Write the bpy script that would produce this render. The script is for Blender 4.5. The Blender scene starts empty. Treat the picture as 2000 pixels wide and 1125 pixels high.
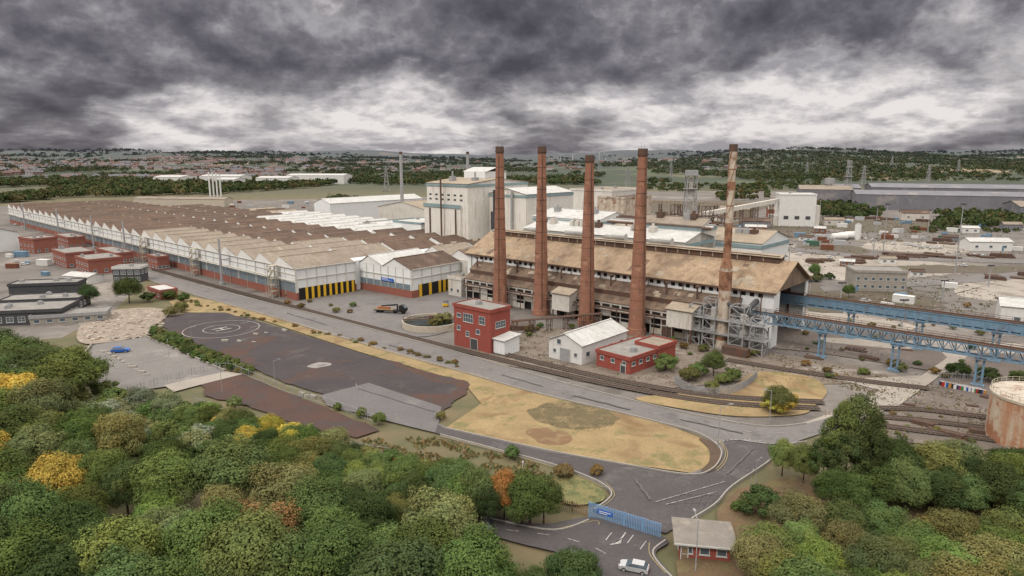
import bpy, math, random
import numpy as np
from mathutils import Vector, Matrix, noise
random.seed(7); rng=np.random.default_rng(7)
R=math.radians
# ---------------------------------------------------------------- image pixel helpers: pixels projected from the camera onto the ground
CH=60.0; FP=1333.3; PIT=R(10.9); SP,CP=math.sin(PIT),math.cos(PIT)
def G(u,v,z=0.0):
    a=(u-1000)/FP; b=-(v-562.5)/FP
    dy=CP+b*SP; dz=-SP+b*CP
    t=(z-CH)/dz
    return Vector((a*t,dy*t,z))
def zat(Y,v):
    b=-(v-562.5)/FP
    return CH+Y*(-SP+b*CP)/(CP+b*SP)
def proj(x,y,z=0):
    d=y*CP-(z-CH)*SP
    h=y*SP+(z-CH)*CP
    return 1000+FP*x/d, 562.5-FP*h/d
def sstep(a,b,x):
    t=max(0,min(1,(x-a)/(b-a))); return t*t*(3-2*t)
def terrain(x,y):
    if y<1250: return 0.0
    k=sstep(1250,5200,y)
    n=noise.fractal(Vector((x/1300,y/1500,3.1)),1.0,2.0,4)
    n2=noise.fractal(Vector((x/450,y/550,8.1)),1.0,2.0,3)
    left=sstep(-200,-1500,x)*30*sstep(1400,3400,y)
    right=sstep(600,1500,x)*46*sstep(1400,3000,y)
    far=sstep(3800,6500,y)*44
    return max(0,k*(22+n*60+n2*10)+left*0.8+right*0.8+far)
COL=bpy.context.scene.collection
# ---------------------------------------------------------------- materials
def nd(nt,t,**k):
    n=nt.nodes.new(t)
    for a,b in k.items(): setattr(n,a,b)
    return n
def col4(c): return (c[0],c[1],c[2],1)
def mixc(nt,fac,a,b,blend='MIX'):
    m=nd(nt,'ShaderNodeMix',data_type='RGBA',blend_type=blend)
    for s,val in ((m.inputs[0],fac),(m.inputs[6],a),(m.inputs[7],b)):
        if hasattr(val,'is_linked'): nt.links.new(val,s)
        elif isinstance(val,(int,float)): s.default_value=val
        else: s.default_value=col4(val)
    return m.outputs[2]
def ramp(nt,src,stops):
    r=nd(nt,'ShaderNodeValToRGB'); nt.links.new(src,r.inputs[0])
    e=r.color_ramp.elements
    while len(e)<len(stops): e.new(0.5)
    for i,(p,c) in enumerate(stops):
        e[i].position=p; e[i].color=col4(c) if not isinstance(c,(int,float)) else (c,c,c,1)
    return r.outputs[0]
def noi(nt,vec,scale,detail=6,rough=.6,dist=0):
    n=nd(nt,'ShaderNodeTexNoise'); n.inputs['Scale'].default_value=scale
    n.inputs['Detail'].default_value=detail; n.inputs['Roughness'].default_value=rough
    n.inputs['Distortion'].default_value=dist
    nt.links.new(vec,n.inputs['Vector']); return n.outputs[0]
def mapp(nt,vec,sc,loc=(0,0,0)):
    m=nd(nt,'ShaderNodeMapping'); m.inputs['Scale'].default_value=sc; m.inputs['Location'].default_value=loc
    nt.links.new(vec,m.inputs['Vector']); return m.outputs[0]
def M(name,c1,c2=None,scale=.3,rough=.85,metal=0,bump=0,streak=None,corr=None,brick=None,spots=None,grid=None,big=None):
    m=bpy.data.materials.new(name); m.use_nodes=True; nt=m.node_tree; L=nt.links
    bs=nt.nodes['Principled BSDF']; bs.inputs['Roughness'].default_value=rough; bs.inputs['Metallic'].default_value=metal
    bs.inputs['Specular IOR Level'].default_value=.25 if rough>.5 else .5
    tc=nd(nt,'ShaderNodeTexCoord'); V=tc.outputs['Object']
    if c2 is None: c2=tuple(x*.75 for x in c1)
    n1=noi(nt,V,scale,6,.65)
    c=mixc(nt,ramp(nt,n1,[(.3,0),(.7,1)]),c1,c2)
    if brick or grid:
        sx=nd(nt,'ShaderNodeSeparateXYZ'); L.new(V,sx.inputs[0])
        ad=nd(nt,'ShaderNodeMath',operation='ADD'); L.new(sx.outputs[0],ad.inputs[0]); L.new(sx.outputs[1],ad.inputs[1])
        cb=nd(nt,'ShaderNodeCombineXYZ'); L.new(ad.outputs[0],cb.inputs[0]); L.new(sx.outputs[2],cb.inputs[1])
        bt=nd(nt,'ShaderNodeTexBrick'); L.new(cb.outputs[0],bt.inputs['Vector'])
        bt.inputs['Scale'].default_value=1
        if brick:
            bt.inputs['Brick Width'].default_value=.45; bt.inputs['Row Height'].default_value=.15; bt.inputs['Mortar Size'].default_value=.012
            L.new(c,bt.inputs['Color1']); c3=mixc(nt,.5,c,brick); L.new(c3,bt.inputs['Color2']); bt.inputs['Mortar'].default_value=(.22,.19,.17,1)
        else:
            bt.offset=0; bt.inputs['Brick Width'].default_value=grid[0]; bt.inputs['Row Height'].default_value=grid[1]; bt.inputs['Mortar Size'].default_value=grid[2]
            L.new(c,bt.inputs['Color1']); c3=mixc(nt,.45,c,grid[4] if len(grid)>4 else (.3,.33,.34)); L.new(c3,bt.inputs['Color2']); bt.inputs['Mortar'].default_value=col4(grid[3])
        c=bt.outputs[0]
    if big:
        n=noi(nt,mapp(nt,V,(1,1,1),(31,7,2)),big[1],5,.6,1.0)
        c=mixc(nt,ramp(nt,n,[(big[2],0),(big[2]+.12,1)]),c,big[0])
    if corr:
        w=nd(nt,'ShaderNodeTexWave',wave_type='BANDS',bands_direction=corr[0]); w.inputs['Scale'].default_value=corr[1]
        w.inputs['Distortion'].default_value=0
        L.new(V,w.inputs['Vector'])
        c=mixc(nt,ramp(nt,w.outputs[1],[(0,.28),(.35,0)]),c,(0.02,.02,.02))
        q=noi(nt,mapp(nt,V,(.25,.6,.6) if corr[0]=='Y' else (.6,.25,.6)),1.0,3,.8)
        c=mixc(nt,ramp(nt,q,[(.35,.4),(.6,0)]),c,tuple(x*.45 for x in c2))
    if streak:
        s=noi(nt,mapp(nt,V,(1,1,.07)),streak[2] if len(streak)>2 else .9,5,.7)
        c=mixc(nt,ramp(nt,s,[(streak[1],0),(streak[1]+.2,.85)]),c,streak[0])
    if spots:
        s=noi(nt,mapp(nt,V,(1,1,1),(9,4,1)),spots[1],5,.7)
        c=mixc(nt,ramp(nt,s,[(spots[2],0),(spots[2]+.1,.8)]),c,spots[0])
    fine=noi(nt,V,scale*14,3,.7)
    c=mixc(nt,ramp(nt,fine,[(.3,.38),(.62,0)]),c,tuple(x*.4 for x in c1))
    L.new(c,bs.inputs['Base Color'])
    if bump:
        b=nd(nt,'ShaderNodeBump'); b.inputs['Strength'].default_value=bump; b.inputs['Distance'].default_value=.15
        L.new(fine,b.inputs['Height']); L.new(b.outputs[0],bs.inputs['Normal'])
    return m
RUST=(.16,.065,.03)
m_white=M('white_cladding',(.73,.75,.75),(.63,.65,.65),.25,streak=((.33,.26,.19),.62,.9),grid=(1.2,60,.03,(.52,.53,.53),(.69,.71,.71)))
m_twr=M('rust_streaked_white_cladding',(.70,.68,.64),(.56,.54,.49),.15,streak=((.24,.12,.06),.54,.6),grid=(1.6,60,.04,(.44,.42,.38),(.64,.62,.58)))
m_white2=M('dirty_cladding',(.60,.58,.54),(.44,.41,.36),.2,streak=((.18,.10,.055),.56,.7),grid=(1.5,60,.03,(.35,.33,.30),(.56,.54,.50)))
m_cream=M('cream_trim',(.50,.46,.38),(.36,.31,.24),.6,streak=(RUST,.6))
m_trim=M('pale_trim',(.60,.58,.53),(.48,.46,.41),.6,streak=((.3,.2,.12),.6))
m_brick=M('red_brick',(.28,.07,.045),(.18,.05,.035),.5,brick=(.32,.11,.07),streak=((.07,.035,.03),.6))
m_chim=M('chimney_brick',(.30,.12,.07),(.19,.075,.045),.25,brick=(.37,.17,.10),streak=((.07,.04,.03),.53,.6),spots=((.40,.23,.15),.35,.57))
m_redp=M('red_rendered_brick',(.31,.04,.026),(.22,.036,.024),.5,brick=(.33,.06,.04),streak=((.11,.03,.025),.58))
m_rbrown=M('brown_sheet_roof',(.125,.080,.060),(.082,.054,.042),.05,corr=('Y',.33),spots=((.17,.12,.09),.06,.55))
m_rbrown2=M('rusty_brown_roof',(.16,.10,.07),(.108,.07,.052),.06,corr=('Y',.33),spots=((.08,.054,.043),.08,.54))
m_rgrey=M('weathered_grey_roof',(.31,.265,.215),(.235,.195,.155),.06,corr=('Y',.33),spots=((.16,.12,.09),.08,.55))
m_rbeige=M('beige_sheet_roof',(.39,.33,.255),(.29,.24,.18),.1,corr=('Y',.33),spots=((.2,.15,.11),.14,.56))
m_rwhite=M('white_sheet_roof',(.58,.58,.57),(.47,.47,.45),.1,corr=('Y',.33),spots=((.32,.29,.25),.15,.59))
m_rhall=M('lichen_stained_roof',(.40,.30,.20),(.27,.195,.13),.09,corr=('X',.42),streak=((.125,.072,.045),.51,.25),spots=((.16,.115,.085),.1,.55))
m_rlean=M('stained_leanto_roof',(.22,.155,.11),(.13,.092,.068),.15,corr=('X',.5),spots=((.07,.05,.04),.3,.5))
m_glass=M('dirty_glazing',(.085,.12,.15),(.14,.18,.21),.5,rough=.35,grid=(1.0,1.0,.06,(.28,.32,.35),(.20,.25,.29)))
m_win=M('window_glass',(.10,.13,.16),(.05,.065,.08),.8,rough=.2)
m_frame=M('window_frame',(.55,.55,.53),None,1)
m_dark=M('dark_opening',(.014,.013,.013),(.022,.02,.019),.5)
m_yel=M('yellow_paint',(.68,.42,.03),(.6,.36,.03),1,streak=((.25,.15,.05),.64))
m_blk=M('black_paint',(.02,.02,.02),None,1)
m_blue=M('pale_blue_steel',(.17,.28,.38),(.12,.20,.28),.6,streak=(RUST,.56),spots=(RUST,.5,.59))
m_bluef=M('teal_fascia',(.23,.32,.34),(.18,.25,.265),.3,streak=((.15,.11,.08),.57))
m_gate=M('gate_blue_paint',(.20,.35,.56),(.16,.29,.47),1)
m_steel=M('galvanised_steel',(.34,.345,.35),(.24,.24,.245),1,streak=(RUST,.6))
m_dsteel=M('rusted_steel',(.12,.078,.06),(.07,.048,.04),.8,streak=(RUST,.5))
m_rust=M('rust_plate',(.52,.46,.38),(.42,.32,.22),.25,streak=((.36,.12,.035),.43,.45),spots=((.28,.085,.028),.22,.48))
m_stack=M('stained_stack',(.56,.51,.43),(.40,.33,.25),.3,streak=((.20,.09,.045),.50,.5),spots=((.19,.08,.04),.3,.52))
m_stackr=M('rusted_stack',(.23,.10,.055),(.33,.20,.13),.4,streak=((.52,.46,.38),.56,.7),spots=((.10,.045,.03),.4,.5))
m_tanktop=M('tank_roof',(.50,.46,.40),(.38,.32,.26),.4,spots=(RUST,.4,.53))
m_grey=M('grey_felt',(.25,.24,.225),(.18,.17,.16),.4,spots=((.33,.31,.28),.3,.56))
m_dgrey=M('dark_grey_panel',(.075,.075,.08),(.05,.05,.055),.4)
m_dshed=M('distant_grey_shed',(.19,.19,.21),(.14,.14,.16),.06,spots=((.28,.26,.25),.05,.55))
m_conc=M('concrete',(.33,.305,.27),(.24,.22,.195),.4,bump=.2,streak=((.15,.13,.11),.58))
m_yard=M('yard_concrete',(.168,.153,.141),(.12,.108,.10),.025,spots=((.085,.073,.063),.05,.53),big=((.235,.21,.185),.012,.53),bump=.1)
m_asph=M('road_asphalt',(.172,.160,.157),(.132,.123,.122),.08,spots=((.095,.087,.086),.12,.56),bump=.15)
m_asph2=M('dark_asphalt',(.058,.049,.052),(.043,.037,.041),.09,spots=((.085,.074,.073),.13,.56),big=((.070,.044,.037),.05,.55),bump=.25)
m_junc=M('junction_asphalt',(.083,.075,.077),(.060,.055,.057),.09,spots=((.115,.105,.103),.1,.56),bump=.15)
m_redg=M('reddish_tarmac',(.085,.046,.036),(.058,.038,.032),.1,spots=((.055,.047,.047),.15,.49),bump=.2)
m_pad=M('grey_pad',(.14,.131,.132),(.115,.108,.109),.1,spots=((.18,.165,.16),.15,.57),bump=.1)
m_lot=M('car_park_asphalt',(.19,.178,.17),(.15,.141,.135),.08,spots=((.26,.24,.22),.07,.58),bump=.1)
m_light=M('light_concrete_road',(.34,.305,.27),(.26,.235,.205),.1,spots=((.18,.16,.14),.15,.55),bump=.1)
m_dry=M('dry_grass',(.31,.23,.118),(.21,.155,.078),.12,spots=((.125,.125,.05),.14,.53),big=((.175,.11,.057),.07,.53),bump=.6)
m_grass=M('grass',(.13,.14,.055),(.22,.175,.085),.15,spots=((.07,.09,.035),.3,.5),bump=.6)
m_gravel=M('stony_ground',(.20,.17,.145),(.14,.115,.09),.12,spots=((.09,.06,.045),.3,.52),big=((.31,.285,.26),.05,.58),bump=.6)
m_brownv=M('brown_verge',(.11,.07,.05),(.07,.055,.035),.3,bump=.6)
m_rubble=M('rubble_ground',(.33,.28,.23),(.2,.16,.13),.35,bump=1)
m_ballast=M('ballast',(.125,.10,.085),(.09,.07,.058),.5,bump=.8)
m_kerb=M('kerb_stone',(.32,.30,.275),None,.8)
m_line=M('white_road_paint',(.48,.47,.45),(.24,.23,.22),.8,spots=((.12,.11,.11),.9,.52))
m_yline=M('yellow_road_paint',(.38,.30,.13),(.24,.20,.11),1.2)
m_fline=M('faded_bay_paint',(.16,.145,.145),(.08,.07,.07),.5,spots=((.06,.052,.052),.6,.5))
m_hline=M('faded_helipad_paint',(.40,.38,.36),(.27,.25,.24),.4,spots=((.08,.07,.07),.7,.56))
m_water=M('murky_water',(.03,.04,.035),(.02,.03,.03),.2,rough=.08)
m_rail=M('rail_steel',(.11,.075,.06),(.16,.12,.10),1,rough=.6)
m_tie=M('timber_sleeper',(.09,.075,.06),None,1)
m_bark=M('bark',(.09,.07,.05),(.05,.04,.03),1.5)
m_tyre=M('tyre_rubber',(.015,.015,.015),None,2)
m_wood=M('timber',(.24,.165,.10),None,1)
def solid(name,c,rough=.4): return M(name,c,tuple(x*.9 for x in c),.6,rough=rough)
m_cblue=solid('blue_car_paint',(.02,.11,.42)); m_csilver=solid('silver_car_paint',(.42,.43,.44)); m_cdark=solid('dark_car_paint',(.03,.035,.045)); m_cwhite=M('white_paint',(.66,.66,.65),(.56,.56,.54),.4,streak=((.38,.34,.29),.6))
m_lamp=solid('lamp_glass',(.6,.6,.55)); m_tail=solid('tail_lens',(.35,.02,.02)); m_sign=solid('blue_sign',(.02,.12,.5)); m_wsign=solid('white_sign',(.65,.65,.65))
m_green=solid('green_paint',(.06,.13,.09),.7); m_orange=solid('orange_paint',(.35,.13,.045),.7); m_crust=M('rusty_container_paint',(.20,.085,.05),(.14,.06,.04),.5)
m_gable=M('painted_gable',(.70,.70,.69),(.62,.62,.60),.3,streak=((.38,.31,.24),.6))
# foliage
m_leaf=bpy.data.materials.new('foliage'); m_leaf.use_nodes=True
nt=m_leaf.node_tree; nt.nodes.clear()
oi=nd(nt,'ShaderNodeObjectInfo'); at=nd(nt,'ShaderNodeAttribute'); at.attribute_name='tone'
cc=mixc(nt,1.0,oi.outputs['Color'],at.outputs['Color'],'MULTIPLY')
df=nd(nt,'ShaderNodeBsdfDiffuse'); tr=nd(nt,'ShaderNodeBsdfTranslucent'); mx=nd(nt,'ShaderNodeMixShader'); mx.inputs[0].default_value=.2
nt.links.new(cc,df.inputs[0]); nt.links.new(cc,tr.inputs[0]); nt.links.new(df.outputs[0],mx.inputs[1]); nt.links.new(tr.outputs[0],mx.inputs[2])
out=nd(nt,'ShaderNodeOutputMaterial'); nt.links.new(mx.outputs[0],out.inputs[0])
# ---------------------------------------------------------------- mesh builder
import bmesh
class MB:
    def __init__(s): s.v=[];s.f=[];s.m=[]
    def add(s,vs,fs,m=0):
        n=len(s.v); s.v+=[tuple(p) for p in vs]; s.f+=[tuple(i+n for i in f) for f in fs]; s.m+=[m]*len(fs); return s
    def box(s,x0,x1,y0,y1,z0,z1,m=0):
        return s.add([(x0,y0,z0),(x1,y0,z0),(x1,y1,z0),(x0,y1,z0),(x0,y0,z1),(x1,y0,z1),(x1,y1,z1),(x0,y1,z1)],
          [(0,3,2,1),(4,5,6,7),(0,1,5,4),(1,2,6,5),(2,3,7,6),(3,0,4,7)],m)
    def quad(s,a,b,c,d,m=0): return s.add([a,b,c,d],[(0,1,2,3)],m)
    def slab(s,a,b,c,d,t=.2,m=0):
        a,b,c,d=map(Vector,(a,b,c,d)); n=(b-a).cross(d-a).normalized()*t
        return s.add([a-n,b-n,c-n,d-n,a,b,c,d],[(0,3,2,1),(4,5,6,7),(0,1,5,4),(1,2,6,5),(2,3,7,6),(3,0,4,7)],m)
    def beam(s,p,q,w=.2,m=0,h=None):
        p=Vector(p);q=Vector(q);d=(q-p)
        if d.length<1e-5: return s
        d.normalize(); up=Vector((0,0,1)) if abs(d.z)<.95 else Vector((1,0,0))
        x=d.cross(up).normalized(); y=x.cross(d); h=h or w; x*=w/2; y*=h/2
        return s.add([p-x-y,p+x-y,p+x+y,p-x+y,q-x-y,q+x-y,q+x+y,q-x+y],[(0,1,2,3),(7,6,5,4),(0,4,5,1),(1,5,6,2),(2,6,7,3),(3,7,4,0)],m)
    def cyl(s,p,q,r0,r1=None,n=12,m=0):
        if r1 is None: r1=r0
        p=Vector(p);q=Vector(q);d=(q-p).normalized(); up=Vector((0,0,1)) if abs(d.z)<.95 else Vector((1,0,0))
        x=d.cross(up).normalized(); y=x.cross(d); vs=[]
        for c,r in ((p,r0),(q,r1)):
            for i in range(n):
                a=2*math.pi*i/n; vs.append(c+x*math.cos(a)*r+y*math.sin(a)*r)
        fs=[(i,(i+1)%n,n+(i+1)%n,n+i) for i in range(n)]+[tuple(range(n))[::-1],tuple(range(n,2*n))]
        return s.add(vs,fs,m)
    def prism(s,poly,axis,a,b,m=0):
        n=len(poly)
        def P(p,t): return (t,p[0],p[1]) if axis=='x' else ((p[0],t,p[1]) if axis=='y' else (p[0],p[1],t))
        vs=[P(p,a) for p in poly]+[P(p,b) for p in poly]
        return s.add(vs,[tuple(range(n)),tuple(range(n,2*n))[::-1]]+[(i,n+i,n+(i+1)%n,(i+1)%n) for i in range(n)],m)
    def mesh(s,name,mats,smooth=False):
        me=bpy.data.meshes.new(name); me.from_pydata(s.v,[],s.f)
        for m in (mats if isinstance(mats,(list,tuple)) else [mats]): me.materials.append(m)
        me.polygons.foreach_set('material_index',s.m)
        if smooth: me.polygons.foreach_set('use_smooth',[True]*len(s.f))
        me.update()
        if len(s.f)<20000:
            bm=bmesh.new(); bm.from_mesh(me); bmesh.ops.recalc_face_normals(bm,faces=bm.faces); bm.to_mesh(me); bm.free()
        return me
def thing(name,label,cat,loc,rot=0,group=None):
    o=bpy.data.objects.new(name,None); o.empty_display_size=.5
    o.location=loc; o.rotation_euler=(0,0,rot); o['label']=label; o['category']=cat
    if group: o['group']=group
    COL.objects.link(o); return o
def part(name,par,mb,mats,label=None,loc=(0,0,0),rot=(0,0,0),smooth=False):
    me=mb if isinstance(mb,bpy.types.Mesh) else mb.mesh(name,mats,smooth)
    o=bpy.data.objects.new(name,me); o.parent=par; o.location=loc; o.rotation_euler=rot
    if label: o['label']=label
    COL.objects.link(o); return o
def copything(src,loc,rot=0,scale=1,color=None,label=None):
    o=src.copy(); o.location=loc; o.rotation_euler=(0,0,rot)
    o.scale=(scale,)*3 if isinstance(scale,(int,float)) else scale
    if label: o['label']=label
    COL.objects.link(o)
    def rec(s,d):
        for ch in s.children:
            c=ch.copy(); c.parent=d
            if color is not None and 'crown' in c.name: c.color=col4(color)
            COL.objects.link(c); rec(ch,c)
    rec(src,o); return o
def catmull(pts,n=6,closed=False):
    P=[Vector(p) for p in pts]; out=[]; N=len(P)
    rngi=range(N) if closed else range(N-1)
    for i in rngi:
        if closed: p0,p1,p2,p3=P[i-1],P[i],P[(i+1)%N],P[(i+2)%N]
        else: p0,p1,p2,p3=P[max(i-1,0)],P[i],P[i+1],P[min(i+2,N-1)]
        for k in range(n):
            t=k/n
            out.append(.5*((2*p1)+(-p0+p2)*t+(2*p0-5*p1+4*p2-p3)*t*t+(-p0+3*p1-3*p2+p3)*t**3))
    if not closed: out.append(P[-1])
    return out
def struct(name,me,label=None):
    o=bpy.data.objects.new(name,me); o['kind']='structure'
    o['label']=label or name.replace('_',' '); COL.objects.link(o); return o
LAYER=[0]
def zone(name,px,mat,label,smooth=False,world=False,z=None,rag=0):
    pts=[Vector(p) if world else G(*p) for p in px]
    if smooth: pts=catmull(pts,5,True)
    if rag:
        q=[]
        for i,p in enumerate(pts):
            n=pts[(i+1)%len(pts)]; k=max(1,int((n-p).length/2.5))
            for j in range(k):
                s=p.lerp(n,j/k); q.append(s+Vector((noise.noise(s/4)*rag,noise.noise(s/4+Vector((9,9,9)))*rag,0)))
        pts=q
    LAYER[0]+=1
    zz=.02+.012*LAYER[0] if z is None else z
    mb=MB(); mb.add([(p.x,p.y,0) for p in pts],[tuple(range(len(pts)))])
    me=mb.mesh(name,mat)
    if me.polygons[0].normal.z<0: me.flip_normals()
    o=struct(name,me,label); o.location.z=zz; return o
def ribbon(mb,pts,w,z,m=0,h=None):
    L=[];Rr=[]
    for i,p in enumerate(pts):
        d=(pts[min(i+1,len(pts)-1)]-pts[max(i-1,0)]); d.z=0; d.normalize(); n=Vector((-d.y,d.x,0))*w/2
        L.append(p+n); Rr.append(p-n)
    for i in range(len(pts)-1):
        a,b,c,d=Rr[i],Rr[i+1],L[i+1],L[i]
        if h is None: mb.quad((a.x,a.y,z),(b.x,b.y,z),(c.x,c.y,z),(d.x,d.y,z),m)
        else:
            mb.add([(a.x,a.y,z),(b.x,b.y,z),(c.x,c.y,z),(d.x,d.y,z),(a.x,a.y,z+h),(b.x,b.y,z+h),(c.x,c.y,z+h),(d.x,d.y,z+h)],[(4,5,6,7),(0,1,5,4),(2,3,7,6)],m)
def W(px,sm=4): 
    p=[G(*q) for q in px]; return catmull(p,sm) if sm else p
def resample(pts,step):
    out=[pts[0].copy()]; acc=0
    for a,b in zip(pts,pts[1:]):
        d=(b-a).length
        while acc+d>=step and d>0:
            t=(step-acc)/d; a=a.lerp(b,t); out.append(a.copy()); d=(b-a).length; acc=0
        acc+=d
    return out
# ---------------------------------------------------------------- ground sheet
ys=[-150,0]+[60*1.06**i for i in range(90)]; ys=[y for y in ys if y<9500]+[9500,12000]
NX=120
vs=[];fs=[]
for y in ys:
    hw=max(500,abs(y)*1.25)
    for i in range(NX+1):
        x=-hw+2*hw*i/NX; vs.append((x,y,terrain(x,y)))
for j in range(len(ys)-1):
    for i in range(NX):
        a=j*(NX+1)+i; fs.append((a,a+1,a+NX+2,a+NX+1))
mg=bpy.data.materials.new('ground_cover'); mg.use_nodes=True; nt=mg.node_tree; bs=nt.nodes['Principled BSDF']; bs.inputs['Roughness'].default_value=.95
tc=nd(nt,'ShaderNodeTexCoord'); V=tc.outputs['Object']
near=mixc(nt,ramp(nt,noi(nt,V,.08,8,.65),[(.35,0),(.65,1)]),(.07,.075,.033),(.13,.10,.055))
vo=nd(nt,'ShaderNodeTexVoronoi'); vo.inputs['Scale'].default_value=.0042
nt.links.new(mapp(nt,V,(1,.55,1)),vo.inputs['Vector'])
sx=nd(nt,'ShaderNodeSeparateColor'); nt.links.new(vo.outputs['Color'],sx.inputs[0])
fld=ramp(nt,sx.outputs[0],[(0,(.05,.06,.03)),(.3,(.06,.075,.035)),(.55,(.09,.088,.048)),(.78,(.22,.17,.105)),(.84,(.06,.078,.036)),(.95,(.15,.115,.08))])
fld.node.color_ramp.interpolation='CONSTANT'
fld=mixc(nt,ramp(nt,noi(nt,V,.003,6,.6),[(.42,0),(.49,1)]),fld,(.03,.042,.024))
s3=nd(nt,'ShaderNodeSeparateXYZ'); nt.links.new(V,s3.inputs[0])
mr=nd(nt,'ShaderNodeMapRange'); mr.inputs[1].default_value=1000; mr.inputs[2].default_value=1500; nt.links.new(s3.outputs[1],mr.inputs[0])
c=mixc(nt,mr.outputs[0],near,fld)
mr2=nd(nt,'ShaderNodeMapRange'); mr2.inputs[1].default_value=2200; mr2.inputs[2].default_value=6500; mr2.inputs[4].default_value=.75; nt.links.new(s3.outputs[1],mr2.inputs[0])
c=mixc(nt,mr2.outputs[0],c,(.055,.065,.088))  # aerial haze painted into the base colour: far ground turns bluish
nt.links.new(c,bs.inputs['Base Color'])
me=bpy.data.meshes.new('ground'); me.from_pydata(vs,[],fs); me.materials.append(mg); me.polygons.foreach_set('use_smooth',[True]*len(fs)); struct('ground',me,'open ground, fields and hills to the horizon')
# ---------------------------------------------------------------- zones
zone('concrete_yard',[(-500,700),(-500,432),(150,394),(700,388),(1250,374),(2000,372),(2900,380),(3300,900),(2300,860),(1950,830),(1850,800),(1700,850),(1570,850),(1300,815),(1000,735),(640,630),(290,540),(220,610),(120,660)],m_yard,'stained concrete works yard')
m_pale=M('pale_hardstanding',(.35,.315,.275),(.25,.225,.195),.05,spots=((.16,.14,.12),.09,.51),bump=.1)
m_dirt=M('yard_dirt',(.115,.092,.075),(.085,.07,.055),.06,spots=((.085,.09,.042),.09,.50),bump=.5)
zone('pale_concrete_ground',[(1470,492),(1640,500),(1850,515),(1900,530),(1690,548),(1600,540),(1500,520)],m_pale,'pale bare concrete hardstanding',True,rag=4)
for i,(P,mt) in enumerate((([(1330,440),(1480,432),(1600,445),(1520,470),(1380,465)],m_dirt),([(1600,425),(1760,430),(1900,440),(1780,455),(1620,447)],m_dirt),([(1700,474),(1830,474),(1900,485),(1860,494),(1700,488)],m_pale),([(1560,482),(1640,478),(1700,492),(1600,498)],m_dirt),([(1880,552),(2000,545),(2060,575),(1950,590),(1870,575)],m_pale),([(1700,560),(1800,575),(1850,600),(1740,600),(1660,585)],m_dirt),([(1700,520),(2000,520),(2100,530),(1900,534),(1720,532)],m_dirt),([(1240,400),(1400,392),(1500,400),(1440,418),(1300,420)],m_dirt),([(1480,560),(1580,552),(1660,580),(1640,610),(1560,600)],m_dirt),([(1380,478),(1480,470),(1560,480),(1500,490),(1420,488)],m_pale),([(1560,610),(1680,618),(1800,640),(1700,650),(1590,635)],m_pale))):
    zone('bare_ground',P,mt,'broken dirt and concrete patches of the yard',True,rag=4)
zone('yard_lane',[(1500,478),(1700,500),(2100,512),(2100,518),(1700,507),(1500,485)],m_asph,'asphalt lane across the yard')
zone('yard_lane',[(1600,560),(1850,545),(2100,520),(2150,530),(1860,556),(1610,570)],m_asph,'asphalt lane across the yard')
zone('stony_ground',[(930,655),(1060,640),(1250,655),(1420,680),(1500,690),(1760,735),(1600,752),(1450,745),(1300,760),(1180,755),(1050,725),(930,700)],m_gravel,'stony ground with weeds around small buildings',True,rag=1)
zone('brown_ground',[(1480,600),(1700,640),(2100,700),(2500,760),(2200,880),(1900,880),(1720,860),(1730,810),(1820,760),(1850,730),(1600,690),(1500,680)],M('brown_earth',(.155,.128,.112),(.105,.088,.076),.08,spots=((.22,.19,.17),.08,.56),bump=.5),'brown earth around the railway sidings')
zone('service_road',[(1640,742),(1800,735),(1850,700),(1830,680),(1770,685),(1600,668),(1600,660),(1840,668),(2000,672),(2300,680),(2300,700),(1900,690),(1850,725),(1760,790),(1700,815),(1570,855),(1560,830),(1650,800),(1720,765)],m_light,'light concrete service road')
zone('asphalt_courtyard',[(560,598),(700,577),(800,588),(900,566),(960,585),(930,620),(870,650),(800,658),(700,635),(600,608)],m_asph,'asphalt courtyard before the loading doors',True)
up=[(230,515),(290,534),(430,570),(640,622),(790,662),(900,692),(1000,722),(1100,750),(1200,776),(1300,800),(1400,822),(1500,836),(1575,830)]
lo=[(205,520),(270,541),(380,577),(520,617),(640,653),(760,688),(900,728),(1000,757),(1100,783),(1200,806),(1300,831),(1360,848)]
zone('dry_grass_verge',[(330,590),(370,580),(480,600),(560,622),(760,686),(900,726),(1010,757),(1200,806),(1300,831),(1380,862),(1400,885),(1385,912),(1350,926),(1200,905),(1060,880),(870,838),(940,790),(905,748),(700,688),(500,622),(350,610)],m_dry,'dry straw-coloured grass verge')
zone('scorched_patch',[(1040,838),(1090,842),(1120,862),(1080,872),(1035,858)],M('scorched_grass',(.19,.105,.058),(.15,.10,.055),.2,spots=((.22,.17,.09),.4,.5),bump=.5),'scorched brown patch in the dry grass',True,rag=1.5)
zone('rough_patch',[(1050,792),(1120,788),(1190,806),(1200,828),(1140,840),(1080,833),(1035,812)],M('rough_brown_grass',(.145,.11,.06),(.10,.088,.045),.25,spots=((.23,.175,.095),.3,.5),bump=.8),'rough brown patch in the dry grass',True,rag=1.5)
zone('dry_lawn',[(1240,780),(1330,770),(1420,760),(1480,728),(1580,738),(1615,765),(1590,795),(1560,812),(1440,815),(1330,800)],m_dry,'dry lawn between road and railway',True)
zone('road',up+[(1640,812),(1600,850),(1540,870),(1500,905),(1430,950),(1395,985),(1350,1015),(1300,1045),(1160,1000),(1195,975),(1180,950),(1130,925),(1060,902),(980,880),(850,848),(850,825),(870,836),(1060,880),(1200,905),(1340,928),(1385,915),(1408,890),(1395,865)]+lo[::-1],m_asph,'worn grey asphalt site road')
zone('junction_asphalt',[(1415,860),(1500,868),(1535,872),(1495,905),(1430,950),(1395,985),(1350,1015),(1300,1045),(1160,1000),(1195,975),(1180,950),(1130,925),(1060,902),(980,880),(850,848),(850,828),(870,840),(1060,883),(1200,908),(1340,931),(1390,918),(1412,890)],m_junc,'dark resurfaced junction asphalt')
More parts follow.
